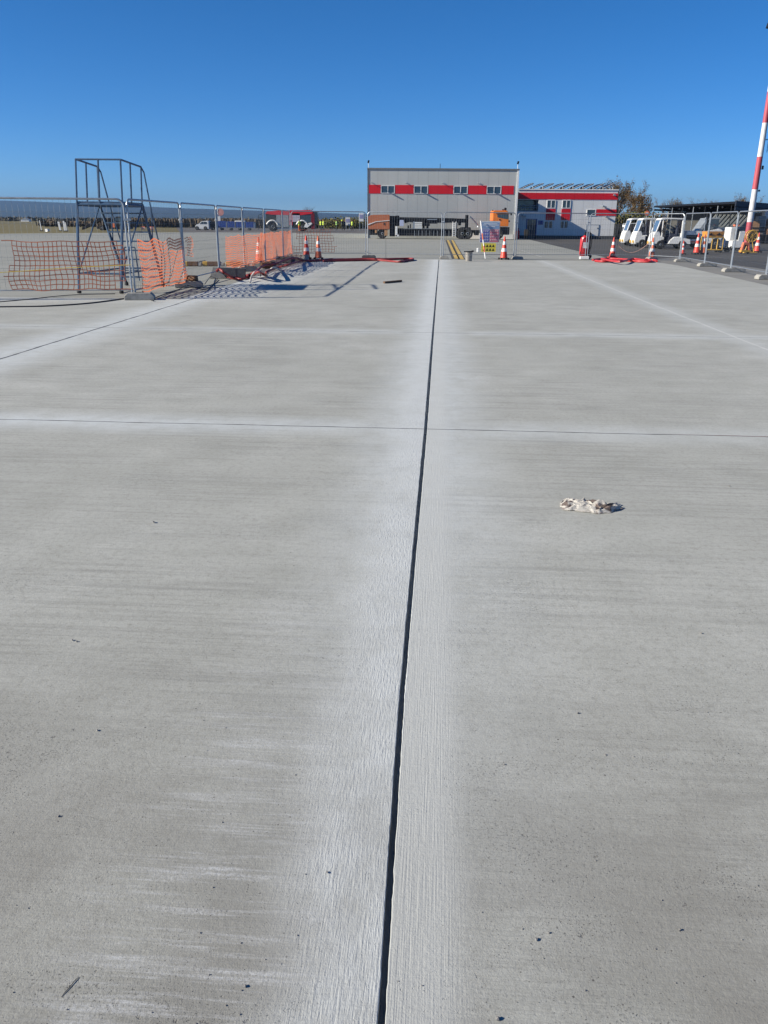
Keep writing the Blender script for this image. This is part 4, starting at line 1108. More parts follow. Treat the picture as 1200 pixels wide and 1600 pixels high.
def fire_truck():
    TY = 136.0
    o = at(413, 361, TY); t = thing('fire_truck', 'red fire truck with white wheel arches parked far left', 'fire truck', (o.x, TY, 0))
    X = lambda px: at(px, 350, TY).x - o.x
    z0 = at(455, 361.5, TY).z; Z = lambda py: at(455, py, TY).z - z0
    mb = MB().prism([(X(425), Z(336)), (X(415), Z(334.5)), (X(418), Z(331)), (X(440), Z(329)), (X(484), Z(328.5)), (X(490), Z(330)), (X(488), Z(334)), (X(470), Z(336.5))], -.05, 2.6)
    mb.build('roof', M['firered'], t)
    MB().b2((X(416), 0.02, Z(356)), (X(490), 2.5, Z(335))).build('body', mat('dark_locker_body', (.03, .035, .035, 1), .5), t)
    for a, b_ in ((432, 439), (441, 451)):
        MB().b2((X(a), -.03, Z(355)), (X(b_), .02, Z(336))).build('shutter', M['silver'], t)
    MB().b2((X(452), -.03, Z(352)), (X(457), .02, Z(336))).build('locker_door', M['firered'], t)
    MB().b2((X(457), -.05, Z(347)), (X(469), .02, Z(333.5))).build('equipment_panel', mat('lilac_grey', (.40, .38, .45, 1), .6), t)
    MB().b2((X(470), -.03, Z(347)), (X(486), .03, Z(336.5))).build('side_window', M['glass'], t)
    MB().b2((X(486), -.04, Z(358)), (X(491.5), 2.55, Z(333))).build('cab_front', mat('dark_red', (.16, .008, .015, 1), .4), t)
    MB().b2((X(491.5), .1, Z(350)), (X(496.5), 2.4, Z(330.5))).build('windscreen', M['glass'], t)
    MB().b2((X(484), -.02, Z(332.5)), (X(487), .0, Z(329.5))).build('roof_lamp', M['frame'], t)
    for cx in (425.5, 472):
        mb = MB()
        pts = [(X(cx) + .95 * math.cos(q), -.06, .66 + .95 * math.sin(q)) for q in [math.pi * (.12 + .76 * i / 6) for i in range(7)]]
        for p, q in zip(pts, pts[1:]):
            mb.tube([p, q], .12, 4)
        mb.build('wheel_arch', M['frame'], t)
        wheel(t, (X(cx), .15, .66), .66, .4); wheel(t, (X(cx), 2.3, .66), .66, .4)
    MB().prism([(X(475), Z(355)), (X(477), Z(350)), (X(486), Z(347.5)), (X(488), Z(349.5)), (X(480), Z(356))], -.12, .4).build('front_bumper', M['frame'], t)
    MB().b2((X(433), .1, Z(358.5)), (X(466), 2.4, Z(356))).build('chassis', M['galv'], t)
    mb = MB()
    mb.tube([(X(404), 0, Z(360)), (X(404), 0, Z(337)), (X(413), 0, Z(333.5))], .05, 5).tube([(X(410), .6, Z(360)), (X(410), .6, Z(336))], .05, 5).tube([(X(404), 0, Z(345)), (X(415), 0, Z(344))], .04, 5)
    for i in range(5): mb.tube([(X(404), 0, Z(341 + i * 4)), (X(410), .6, Z(341 + i * 4))], .04, 5)
    mb.build('ladder_rack', M['black'], t)
fire_truck()

# white van and blue dollies
def van():
    TY = 140.0
    o = at(304.5, 360, TY); t = thing('van', 'small white van facing left at the head of the blue trailers', 'van', (o.x, TY, 0))
    z0 = at(318, 360.3, TY).z
    X = lambda px: at(px, 350, TY).x - o.x
    Z = lambda py: at(318, py, TY).z - z0
    mb = MB().prism([(X(304.5), Z(358.5)), (X(304.7), Z(353.5)), (X(307), Z(351.5)), (X(311), Z(350.5)), (X(314.5), Z(346.2)), (X(325), Z(345.4)), (X(326), Z(346.5)), (X(326), Z(358.5))], 0, 1.7)
    bmesh.ops.bevel(mb.b, geom=list(mb.b.edges), offset=.05, segments=2, affect='EDGES')
    mb.build('body', M['white'], t)
    MB().prism([(X(312.3), Z(350.8)), (X(315), Z(347)), (X(318), Z(347)), (X(318), Z(350.8))], -.015, 0).build('side_window', M['glass'], t)
    MB().prism([(X(318.7), Z(350.8)), (X(318.7), Z(347)), (X(323), Z(347)), (X(323.2), Z(350.8))], -.015, 0).build('side_window', M['glass'], t)
    MB().b2((X(309.6), .15, 1.0), (X(309.8), 1.5, 1.05)).build('wiper', M['black'], t)
    for px in (307.5, 320.5): wheel(t, (X(px), .08, .32), .32, .2); wheel(t, (X(px), 1.6, .32), .32, .2)
van()
def dolly(px0, px1, label, m, top=346.0, TY=141.0, rail=True):
    o = at(px0, 360, TY); t = thing('baggage_trailer', label, 'trailer', (o.x, TY, 0), 0, 'baggage trailers in a line behind the van')
    z0 = at(350, 360.3, TY).z
    W = at(px1, 350, TY).x - at(px0, 350, TY).x
    Zt = at(350, top, TY).z - z0
    MB().b2((.04, 0, .45), (W - .14, 1.6, Zt), bevel=.03).build('box', m, t)
    mb = MB()
    for i in range(1, 4): mb.b2((W * i / 4 - .03, -.02, .5), (W * i / 4 + .03, 0, Zt - .05))
    mb.build('rib', m, t)
    MB().b2((W - .13, -.02, .35), (W - .02, 1.6, Zt - .1)).b2((.04, -.02, .36), (W - .14, 0.02, .43)).build('frame', M['galv'] if rail else M['black'], t)
    wheel(t, (W * .35, .1, .2), .2, .12, 12); wheel(t, (W * .35, 1.5, .2), .2, .12, 12)
dolly(327, 340, 'dark low trailer directly behind the white van', M['black'], 347, rail=False)
dolly(341, 355, 'blue baggage trailer under the round sign', M['bluec'])
dolly(355.5, 368.5, 'blue baggage trailer second from the round sign', M['bluec'], 346.5)
dolly(369, 383.5, 'blue baggage trailer with white sheet on top', M['bluec'], 346.5)
dolly(384, 398, 'rightmost blue baggage trailer, nearest the fire truck', M['bluec'], 347)
o = at(375.5, 346, 141.5); tag(MB().box((0, 0, .12), (1.7, 1.2, .24), bevel=.08).build('white_sheet', M['white'], loc=(o.x, 141.6, o.z - .12)), 'white sheet folded on top of a blue baggage trailer', 'sheet')
# round sign
o = at(345, 360, 146); z = lambda py: at(345, py, 146).z
t = thing('round_sign', 'round pink and white sign on a post above the blue trailers', 'sign', (o.x, 146, 0))
MB().tube([(0, .1, 0), (0, .1, z(330))], .05, 6).build('post', M['galv'], t)
MB().lathe([(.60, -.03), (.60, .03)], (.1, 0, z(331.5)), 22, 'Y').build('disc', mat('faded_pink', (.55, .25, .22, 1), .5), t)
MB().prism([(-.42, z(334.5)), (-.55, z(331.5)), (-.35, z(327)), (-.2, z(327)), (-.38, z(331.5)), (-.2, z(335.5))], -.06, -.035).build('arrow_mark', M['white'], t)
MB().b2((-.38, -.08, z(345)), (.05, .05, z(338))).build('sign_box', M['white'], t)

# dark belt loader behind the ladder
TY = 128.0
o = at(126, 362, TY); t = thing('belt_loader', 'black belt loader with raised arm seen through the steel ladder', 'belt loader', (o.x, TY, 0))
X = lambda px: at(px, 350, TY).x - o.x
z0 = at(160, 362, TY).z; Z = lambda py: at(160, py, TY).z - z0
MB().prism([(X(126), Z(361)), (X(127), Z(357.5)), (X(147), Z(347)), (X(158), Z(342)), (X(161), Z(344)), (X(150), Z(350)), (X(136), Z(357))], .2, 1.1).prism([(X(161), Z(348)), (X(168), Z(350)), (X(182), Z(357)), (X(180), Z(360)), (X(164), Z(353))], .2, 1.1).build('conveyor_arm', M['black'], t)
MB().b2((X(181), 0, Z(360)), (X(190.5), 1.6, Z(340)), bevel=.1).build('cab', M['black'], t)
MB().b2((X(180), -.02, Z(347.5)), (X(189), 0, Z(342.5))).build('side_window', M['glass'], t)
MB().b2((X(150), .1, Z(359.5)), (X(203), 1.5, Z(356))).build('chassis', M['black'], t)
MB().b2((X(174.5), -.05, Z(357)), (X(179), 0, Z(350))).build('warning_panel', M['hivisor'], t)
for px in (158, 195): wheel(t, (X(px), .15, .38), .38, .25); wheel(t, (X(px), 1.4, .38), .38, .25)
for i, (px, lb) in enumerate(((224, 'left small orange and white barrier board beyond the ladder'), (237, 'right small orange and white barrier board beyond the ladder'))):
    o = g(px, 360.5)
    t = thing('barrier_board', lb, 'barrier', o, 0, 'barrier boards far behind the ladder')
    MB().b2((-.45, 0, .3), (.45, .06, .95)).build('board', M['fadered'], t); MB().b2((-.45, -.02, .52), (.45, 0, .7)).build('stripe', M['white'], t)
    MB().b2((-.4, -.15, 0), (-.32, .2, .3)).b2((.32, -.15, 0), (.4, .2, .3)).build('leg', M['galv'], t); t.scale = (.65, .65, .65)
# airfield markers left
for px, py, hh, wd, ln, lb in ((65, 361, 1.4, .12, .1, 'single thin white marker post in the grass edge'), (94.5, 361, 1.25, .28, .14, 'leftmost of three white boards at the apron edge'), (101.5, 361.5, 1.35, .22, .05, 'middle of three white boards at the apron edge'), (104.5, 361.5, 1.15, .2, .1, 'rightmost of three white boards at the apron edge')):
    o = g(px, py); t = thing('marker_board', lb, 'marker', o, 0, 'white marker boards')
    MB().prism([(-wd / 2, .1), (wd / 2, .1), (wd / 2 - ln, hh), (-wd / 2 - ln, hh)], -.02, .02).build('board', M['white'], t)
    MB().box((0, 0, .05), (.35, .3, .1)).build('foot', M['black'], t)
rock('runway_light', g(74, 362), (.45, .4, .35), M['white'], 'small pale box near the apron edge at left', 'light box', 21)
o = at(39, 346, 480); t = thing('far_shed', 'tiny white shed far across the field', 'shed', (o.x, 480, 0)); z = at(39, 341.5, 480).z
MB().b2((-2.3, 0, 0), (2.3, 3, z - .6)).build('wall', M['white'], t); MB().prism([(-2.5, z - .6), (2.5, z - .6), (0, z + .2)], -.2, 3.2).build('roof', M['silver'], t)

# ---------------------------------------------------------------- people (far)
def person_mesh(name, pose, rr):
    V = []; E_ = []; Rd = []
    def add(p, r, par=None):
        V.append(p); Rd.append(r if isinstance(r, tuple) else (r, r))
        if par is not None: E_.append((par, len(V) - 1))
        return len(V) - 1
    pel = add((0, 0, .95), (.15, .11)); w_ = add((0, 0, 1.12), (.135, .10), pel); ch = add((0, 0, 1.35), (.17, .12), w_); nk = add((0, .0, 1.50), (.06, .06), ch)
    hd0 = add((0, -.01, 1.58), (.075, .085), nk); hd = add((0, -.01, 1.67), (.08, .10), hd0); add((0, 0, 1.74), (.055, .065), hd); add((0, -.115, 1.64), (.012, .015), hd)
    for s_ in (-1, 1):
        st = pose.get('stride', .06) * s_
        hp = add((s_ * .09, 0, .88), .095, pel); kn = add((s_ * .11, -st * .6 - .02, .50), .062, hp); an = add((s_ * .12, st * .9, .09), .04, kn); add((s_ * .13, st * .9 - .16, .04), (.04, .03), an)
        el_o, wr_o = pose['arms'][0 if s_ < 0 else 1]
        sh = add((s_ * .19, 0, 1.42), .062, ch); el = add((s_ * el_o[0], el_o[1], el_o[2]), .045, sh); wr = add((s_ * wr_o[0], wr_o[1], wr_o[2]), .03, el)
        d = (Vector(V[wr]) - Vector(V[el])).normalized(); side = d.cross(Vector((1, 0, .01))).normalized()
        pm = add(tuple(Vector(V[wr]) + d * .06), (.035, .02), wr)
        for k_ in range(4): add(tuple(Vector(V[pm]) + d * (.075 - abs(k_ - 1.4) * .008) + side * (k_ - 1.5) * .02), .009, pm)
        add(tuple(Vector(V[pm]) + side * .045 + d * .01), .010, wr)
    me = bpy.data.meshes.new(name); me.from_pydata(V, E_, [])
    o = bpy.data.objects.new(name, me); COL.objects.link(o)
    sk = o.modifiers.new('skin', 'SKIN'); sk.use_smooth_shade = True
    for i, r_ in enumerate(Rd): me.skin_vertices[0].data[i].radius = r_
    me.skin_vertices[0].data[0].use_root = True
    ss = o.modifiers.new('sub', 'SUBSURF'); ss.levels = 1; ss.render_levels = 1
    return o
def clothmat(up, low):
    k = NT('clothing'); sx = k.n('ShaderNodeSeparateXYZ'); k.lk(k.tc.outputs['Object'], sx.inputs[0])
    c = k.mix(k.math('GREATER_THAN', sx.outputs[2], .96), low, up)
    c = k.mix(k.math('GREATER_THAN', sx.outputs[2], 1.51), c, (.45, .27, .19, 1))
    c = k.mix(k.math('LESS_THAN', sx.outputs[2], .09), c, (.02, .02, .02, 1))
    k.lk(c, k.b.inputs['Base Color']); k.b.inputs['Roughness'].default_value = .8
    return k.m
arms_down = [((.24, .02, 1.16), (.25, -.06, .92))] * 2
arms_fwd = [((.25, -.03, 1.17), (.18, -.24, 1.12))] * 2
arms_mix = [((.24, .02, 1.16), (.25, -.06, .92)), ((.27, -.03, 1.18), (.16, -.22, 1.2))]
def person(px, py, low, vest, lab, arms, rz, helmet=None, stride=.06, hs=1.0):
    o = g(px, py)
    b_ = person_mesh('person', {'arms': arms, 'stride': stride}, None)
    b_.data.materials.append(clothmat((.03, .04, .06, 1), low))
    b_.location = o; b_.rotation_euler = (0, 0, rz); b_.scale = (hs,) * 3
    tag(b_, lab, 'person', 'workers standing by the fire truck')
    def rings(prof):
        mb = MB(); rg = []
        for z, rx, ry in prof: rg.append([mb.b.verts.new((rx * math.cos(q), ry * math.sin(q), z)) for q in [2 * math.pi * j / 16 for j in range(16)]])
        for A, B in zip(rg, rg[1:]):
            for j in range(16): mb.b.faces.new((A[j], A[(j + 1) % 16], B[(j + 1) % 16], B[j]))
        return mb
    v_ = rings([(.90, .20, .16), (1.1, .19, .155), (1.3, .225, .165), (1.42, .22, .15), (1.49, .12, .10)]).build('vest', vest, b_, True)
    rings([(1.08, .197, .160), (1.13, .203, .164)]).build('reflective_stripe', M['silver'], v_)
    rings([(1.60, .105, .125), (1.66, .115, .135), (1.73, .10, .12), (1.78, .05, .06), (1.79, .005, .005)]).build('helmet' if helmet else 'hair', helmet or M['brown'], b_, True)
person(468, 361.5, (.75, .16, .03, 1), M['hivis'], 'worker in yellow vest and orange trousers in front of the fire truck', arms_fwd, .6)
person(501.5, 360.5, (.03, .035, .06, 1), M['hivis'], 'worker in yellow vest just right of the fire truck, left one of two together', arms_down, 2.8)
person(505.5, 360, (.03, .035, .06, 1), M['hivis'], 'worker in yellow vest right of the fire truck, right one of two together', arms_mix, 2.2, M['yellow'])
person(526, 360, (.02, .03, .03, 1), mat('green_vest', (.30, .55, .10, 1), .7), 'worker in a greenish vest standing fourth from the left', arms_mix, -1.0)
person(534.5, 360, (.05, .05, .04, 1), mat('olive_coat', (.07, .07, .04, 1), .8), 'worker in dark olive coat with yellow helmet', arms_fwd, 1.2, M['hivis'])
person(550.5, 360.5, (.02, .02, .03, 1), M['hivis'], 'worker in yellow vest nearest the hangar', arms_down, 3.0)
person(538.5, 360, (.02, .02, .03, 1), M['navy'], 'worker in dark clothes just right of the olive coat', arms_down, -2.0)
for px, py0, py1, lb in ((543.5, 339.5, 352, 'white notice board on a post left of the hangar'), (564.5, 333, 346, 'white notice board with grey top beside the hangar corner')):
    o = g(px, 360); t = thing('notice_board', lb, 'notice board', o, 0, 'notice boards left of the hangar')
    z1, z0 = at(px, py0, o.y).z, at(px, py1, o.y).z
    MB().b2((-.42, 0, z0), (.42, .06, z1)).build('board', M['white'], t)
    MB().b2((-.3, -.02, z0 + .5), (.3, 0, z1 - .25)).build('print', mat('print_lilac', (.28, .28, .45, 1), .6), t)
    MB().tube([(-.3, .1, 0), (-.3, .1, z1)], .04, 6).tube([(.3, .1, 0), (.3, .1, z1)], .04, 6).build('post', M['galv'], t)

# ---------------------------------------------------------------- trees
def tree_mesh(seed, hgt, spread, nleaf, leafsize, leafmat_):
    rr = random.Random(seed); mb = MB(); tips = []
    def br(p, d, L, r, lev):
        n = 4; pts = [p]; q = p.copy(); dd = d.copy()
        for i in range(n):
            dd = (dd + Vector((rr.gauss(0, .10), rr.gauss(0, .10), rr.gauss(0, .06) + (.05 if lev else 0)))).normalized(); q = q + dd * (L / n); pts.append(q.copy())
        mb.tube(pts, [r * (1 - .5 * i / n) for i in range(n + 1)], 5 if lev < 2 else 3, cap=False)
        if lev >= 2: tips.extend(pts[1:])
        if lev < 5:
            for _ in range(3 if lev < 3 else 2):
                k_ = rr.choice((2, 3, 4)) if lev else rr.choice((2, 3, 4)); a = rr.uniform(0, 6.28); s_ = rr.uniform(.35, .8) * spread
                nd = (dd + Vector((math.cos(a) * s_, math.sin(a) * s_, rr.uniform(-.05, .25)))).normalized()
                br(pts[k_], nd, L * rr.uniform(.6, .82), r * .55, lev + 1)
    br(Vector((0, 0, -.1)), Vector((0, 0, 1)), hgt * .30, hgt * .026, 0)
    mxz = max(v.co.z for v in mb.b.verts)
    lf = MB()
    for _ in range(nleaf):
        c = rr.choice(tips); lf.leaves(c, (.25, .25, .25), 2, leafsize, rr)
    s_ = hgt / mxz
    bmesh.ops.scale(mb.b, vec=(s_,) * 3, verts=mb.b.verts); bmesh.ops.scale(lf.b, vec=(s_,) * 3, verts=lf.b.verts)
    return mb, lf
def tree(name, label, cat, loc, seed, hgt, spread, nleaf, leafsize, lm, group):
    t = thing(name, label, cat, loc, random.Random(seed).uniform(0, 6), group)
    a, b_ = tree_mesh(seed, hgt, spread, max(nleaf, 1), leafsize, lm)
    a.build('trunk', M['bark'], t)
    if nleaf: b_.build('crown', lm, t)
    else: b_.b.free()
    return t
TG = 'half bare trees behind the office'
TR = [(936, 287, 122, 1500, 'half bare tree just behind the right end of the solar panels'), (955, 281, 126, 1500, 'brown leaved tree rising above the office roof corner'), (971, 276, 122, 1100, 'tallest half bare tree right of the office'),
      (982, 280, 130, 700, 'thin topped bare tree beside the tallest tree'), (998, 300, 118, 1100, 'low brown tree halfway between office and canopy'), (1016, 303, 124, 350, 'bare grey tree at the left end of the canopy'),
      (1004, 318, 112, 900, 'short olive brown tree above the dark palisade fence')]
for i, (px, py, Y, nl, lb) in enumerate(TR):
    p = at(px, py, Y); tree('tree', lb, 'tree', (p.x, Y, 0), 40 + i, p.z, .9, nl, .042, M['leafbrown'], TG)
base = None
for i, (px, py, lb) in enumerate(((1056, 308, 'bare treetop over the left half of the canopy'), (1080, 306, 'second bare treetop over the canopy'), (1131, 307, 'treetop left of the canopy corner'), (1149, 302, 'tallest treetop above the canopy corner'), (1168, 305, 'treetop right beside the striped mast'), (1188, 306, 'rightmost treetop over the canopy'))):
    p = at(px, py, 150)
    if base is None: base = tree('tree', lb, 'tree', (p.x, 150, 0), 71, 7.0, 1.0, 500, .045, M['leafbrown'], 'treetops behind the canopy'); base.scale = (p.z / 7,) * 3
    else: dup(base, (p.x, 150 + (i % 3) * 3, 0), i * 1.3, lb, 'treetops behind the canopy', p.z / 7.0)
p = at(478, 320.5, 205)
tree('tree', 'small leafless tree behind the fire truck roof', 'tree', (p.x, 205, 0), 91, p.z, 1.0, 0, .1, M['leafbrown'], None)
# scrub right of the office, woodland behind
rnd = random.Random(5)
mb = MB()
for i in range(36):
    X_ = rnd.uniform(23.5, 33); mb.leaves((X_, 104 + rnd.uniform(-1, 1), 1.4), (1.0, .8, 1.5), 90, .13, rnd)
tag(mb.build('hedge', M['hedge']), 'olive and yellow hedge behind the dark palisade fence', 'hedge', kind='stuff')
mb = MB()
for i in range(60):
    X_ = rnd.uniform(24, 70); hh = rnd.uniform(1.5, 3.3); mb.leaves((X_, 134 + rnd.uniform(-3, 3), hh * .6), (1.8, 1.5, hh * .7), 90, .2, rnd)
tag(mb.build('background_thicket', M['leafbrown']), 'brown thicket closing the view between office and canopy', 'thicket', kind='stuff')
# palisade fence
A, B = at(956, 372, 90), at(1040, 376, 82)
t = thing('palisade_fence', 'dark steel palisade fence between office and canopy', 'fence', (A.x, A.y, 0), math.atan2(B.y - A.y, B.x - A.x))
L_ = (Vector((B.x, B.y)) - Vector((A.x, A.y))).length
zt = at(975, 350.5, 88).z
mb = MB(); n = int(L_ / .17)
for i in range(n): mb.b2((i * .17, 0, .1), (i * .17 + .10, .02, zt + (.05 if i % 2 else 0)))
mb.build('pales', M['black'], t)
MB().b2((0, .02, .35), (L_, .06, .42)).b2((0, .02, zt - .35), (L_, .06, zt - .28)).build('rail', M['black'], t)
p = at(970, 376, 80); q = at(1002, 377.5, 78)
t = thing('barrier_gate', 'light grey tube barrier in front of the palisade fence', 'barrier', (p.x, 80, 0), math.atan2(q.y - p.y, q.x - p.x))
L_ = (q - p).length
MB().tube([(0, 0, 0), (.1, 0, 1.55), (L_, 0, 1.6), (L_, 0, 0)], .035, 6).tube([(0, 0, .35), (L_, 0, .35)], .03, 6).build('tube_frame', M['galv'], t)
MB().b2((.05, -.04, 1.25), (.35, 0, 1.45)).build('tag_plate', M['white'], t)
# small post with sign by the trees
o = at(1006, 376, 88); t = thing('post_sign', 'small red and white sign on a grey post by the trees', 'sign', (o.x, 88, 0)); z = at(1006, 333, 88).z
MB().tube([(0, 0, 0), (0, 0, z + .2)], .04, 6).build('post', M['galv'], t); MB().lathe([(.24, -.02), (.24, .02)], (0, -.05, z), 16, 'Y').build('disc', M['fadered'], t); MB().b2((-.12, -.09, z - .06), (.12, -.07, z + .06)).build('bar_mark', M['white'], t)

# ---------------------------------------------------------------- canopy
def canopy():
    C = at(1150, 314.5, 72); zc = C.z
    L_ = at(1022, 322, 98); Rg = at(1230, 321, 86)
    def onz(px, py): 
        d = ray(px, py); t_ = (zc - H) / d.z; return Vector((d.x * t_, d.y * t_, zc))
    Lp, Rp = onz(1022, 321.5), onz(1205, 318.5)
    Rp = C + (Rp - C) * 2.2
    Bk = Lp + (Rp - C) + Vector((0, 0, 0))
    t = thing('canopy', 'dark flat roofed equipment canopy on thin posts at right', 'canopy', (C.x, C.y, 0))
    o = Vector((C.x, C.y, 0)); P_ = [Vector((p.x, p.y, 0)) - o for p in (C, Rp, Bk, Lp)]
    dk = mat('dark_roof_steel', (.008, .011, .018, 1), .7, spec=.2)
    MB().slab([(p.x, p.y) for p in P_], zc - .18, zc).build('roof', dk, t)
    # fascia along the right hand front
    d = (P_[1] - P_[0]); n_ = Vector((d.y, -d.x, 0)).normalized() * .05
    mb = MB().slab([(P_[0].x + n_.x, P_[0].y + n_.y), (P_[1].x + n_.x, P_[1].y + n_.y), (P_[1].x - n_.x, P_[1].y - n_.y), (P_[0].x - n_.x, P_[0].y - n_.y)], zc - .72, zc + .03)
    mb.build('fascia', mat('fascia_navy', (.014, .022, .04, 1), .6, spec=.2), t)
    mb = MB()
    for i in range(9):
        a = P_[0] + (P_[3] - P_[0]) * (i / 8); b_ = P_[1] + (P_[2] - P_[1]) * (i / 8)
        mb.tube([Vector((a.x, a.y, zc - .42)), Vector((b_.x, b_.y, zc - .42))], .09, 4)
    mb.build('roof_beam', dk, t)
    for i in range(8):
        a = P_[0] + (P_[3] - P_[0]) * (.02 + i / 7 * .96)
        MB().tube([(a.x, a.y + .3, 0), (a.x, a.y + .3, zc - .3)], .04, 6).build('post', M['galv'] if i % 2 else M['black'], t)
    for i in range(1, 4):
        a = P_[0] + (P_[1] - P_[0]) * (i / 3)
        MB().tube([(a.x, a.y + .2, 0), (a.x, a.y + .2, zc - .3)], .045, 6).build('post', M['black'], t)
    # back wall
    a, b_ = P_[3] + (P_[2] - P_[3]) * .35, P_[2] + Vector((0, 0, 0))
    mb = MB(); mid = P_[3] * .5 + P_[2] * .5
    return C, zc, o
Cc, zc, _o = canopy()
# sheds and stacks under it
p0 = at(1040, 372, 104); p1 = at(1240, 376, 101)
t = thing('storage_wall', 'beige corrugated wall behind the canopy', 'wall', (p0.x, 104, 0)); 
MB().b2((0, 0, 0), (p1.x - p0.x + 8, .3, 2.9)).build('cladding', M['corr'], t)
MB().b2((0, -.03, 2.0), (p1.x - p0.x + 8, 0, 2.9)).build('under_roof_dark_panel', M['black'], t)  # black panel added to stand for the dark under the canopy roof
o = at(1133, 385, 74); t = thing('tarpaulin_cover', 'grey striped sloping tarpaulin cover under the canopy', 'tarpaulin', (o.x, 74, 0))
mb = MB()
for i in range(9):
    x = -1.5 + i * .36
    mb.prism([(x - .5, 1.35), (x + .30, 2.35), (x + .48, 2.35), (x - .30, 1.35)], -.05 + (i % 2) * .012, .05 + (i % 2) * .012)
mb.build('sheet', mat('tarp_grey', (.30, .30, .26, 1), .8), t)
mb = MB()
for x in (-1.9, 1.9): mb.tube([(x, .1, 0), (x, .1, 2.45)], .05, 5)
mb.tube([(-1.9, .1, 2.4), (1.9, .1, 2.4)], .05, 5); mb.build('frame', M['black'], t)
for i, (px, Y, wd, lb) in enumerate(((1121, 72, 1.5, 'left blue grey cart under the striped tarpaulin'), (1138, 73, 1.4, 'right blue grey cart under the striped tarpaulin'))):
    o = at(px, 386, Y); t = thing('equipment_cart', lb, 'cart', (o.x, Y, 0), 0, 'blue grey carts')
    MB().b2((-wd / 2, 0, .35), (wd / 2, 1.2, 1.25), bevel=.03).build('box', mat('cart_blue_grey', (.10, .13, .20, 1), .5), t)
    MB().b2((-wd / 2 - .03, -.03, 1.2), (wd / 2 + .03, 1.23, 1.3)).build('lid', M['galv'], t)
    for x in (-.45, .45): wheel(t, (x, .1, .18), .18, .1, 12); wheel(t, (x, 1.1, .18), .18, .1, 12)
rnd = random.Random(8)
tg = ['tan', 'block', 'white', 'brown', 'galv', 'yellow', 'bluec', 'tan']
for i in range(8):
    px = 1176 + i * 8.5; Y = 74 + (i % 3) * 2; o = at(px, 386, Y)
    hh = 1.1 + (i * 37 % 5) * .22
    lbs = ['tan crate stack just right of the mast', 'grey crate stack right of the mast', 'white crate stack behind the rightmost cone', 'brown crate stack at the right under the canopy', 'steel crate stack near the right edge', 'yellow crate stack at the right edge', 'blue crate stack past the right edge', 'tan crate stack past the right edge']
    t = thing('crate_stack', lbs[i], 'crates', (o.x, Y, 0), 0, 'crates stacked under the canopy')
    MB().b2((-.38, 0, 0), (.38, .7, .7), bevel=.02).build('lower_crate', M['black'] if i % 2 else M['ladder'], t)
    MB().b2((-.33, .03, .72), (.33, .66, .72 + hh), bevel=.02).build('upper_crate', M[tg[i]], t)
    MB().b2((-.34, -.02, .95), (.34, .03, 1.02)).b2((-.34, -.02, 1.25), (.34, .03, 1.32)).build('slat', M['black'], t)

# ---------------------------------------------------------------- tow tractors
def tug(label, px, Y, rz):
    o = at(px, 388, Y)
    t = thing('tow_tractor', label, 'tow tractor', (o.x, Y, 0), rz, 'white electric tow tractors parked side by side')
    W = 1.15
    # nose towards -X
    mb = MB().prism([(-1.25, .22), (-1.30, .45), (-1.18, 1.02), (-.90, 1.12), (-.80, .98), (-.70, .40), (-.45, .34), (-.2, .22)], 0, W)
    bmesh.ops.bevel(mb.b, geom=list(mb.b.edges), offset=.04, segments=2, affect='EDGES')
    mb.build('front_body', M['white'], t)
    mb = MB().prism([(-.28, .24), (-.12, .55), (.12, .76), (.55, .78), (.95, .62), (1.25, .60), (1.3, .28), (.9, .22)], 0, W)
    bmesh.ops.bevel(mb.b, geom=list(mb.b.edges), offset=.04, segments=2, affect='EDGES')
    mb.build('rear_body', M['white'], t)
    MB().b2((-.85, .06, .26), (-.2, W - .06, .34)).build('floor', M['black'], t)
    MB().b2((-.22, .08, .345), (.5, W - .08, .74)).build('seat_base', M['navy'], t)
    MB().b2((-.15, .15, .70), (.35, W - .15, .95), bevel=.05).b2((.28, .15, .85), (.42, W - .15, 1.35), bevel=.04).build('seat', M['navy'], t)
    MB().tube([(-.8, .58, .95), (-.5, .58, 1.15)], .025, 6).tube([(-.5 + .02 * math.cos(q), .58 + .17 * math.cos(q), 1.15 + .14 * math.sin(q)) for q in [i * math.pi / 6 for i in range(12)]], .018, 5, closed=True).build('steering_wheel', M['black'], t)
    for y in (.04, W - .04):
        MB().tube([(-1.08, y, 1.05), (-.86, y, 1.78), (-.66, y, 1.88)], .04, 6).build('pillar', M['white'], t)
        MB().tube([(.62, y, .7), (.60, y, 1.86)], .04, 6).build('pillar', M['white'], t)
    mb = MB().prism([(-.92, 1.80), (-.78, 1.92), (-.4, 1.96), (.7, 1.93), (.72, 1.86), (-.4, 1.87), (-.74, 1.84)], -.02, W + .02); mb.build('roof', M['white'], t)
    mb = MB().prism([(-1.08, 1.10), (-.90, 1.78), (-.88, 1.78), (-1.05, 1.10)], .08, W - .08); mb.build('windscreen', mat('screen_tint', (.06, .13, .24, 1), .25), t)
    MB().b2((.58, .08, 1.0), (.60, W - .08, 1.8)).build('rear_panel', mat('rear_tint', (.06, .06, .08, 1), .3), t)
    MB().b2((-1.34, .12, .30), (-1.27, .38, .46)).build('headlight', M['yellow'], t); MB().b2((-1.34, W - .38, .30), (-1.27, W - .12, .46)).build('headlight', M['yellow'], t)
    MB().b2((-1.15, -.012, .26), (1.25, 0, .32)).build('side_stripe', M['black'], t)
    for x in (-.72, .72):
        for y in (.06, W - .06): wheel(t, (x, y, .27), .27, .18, 16)
    return t
k0 = tug('nearest white electric tow tractor, rightmost of three', 1048, 56.5, -.03)
dup(k0, (at(1018.5, 388, 59.5).x, 59.5, 0), .0, 'middle white electric tow tractor of three')
dup(k0, (at(1000, 388, 63).x, 63, 0), -.02, 'farthest white electric tow tractor, leftmost of three')
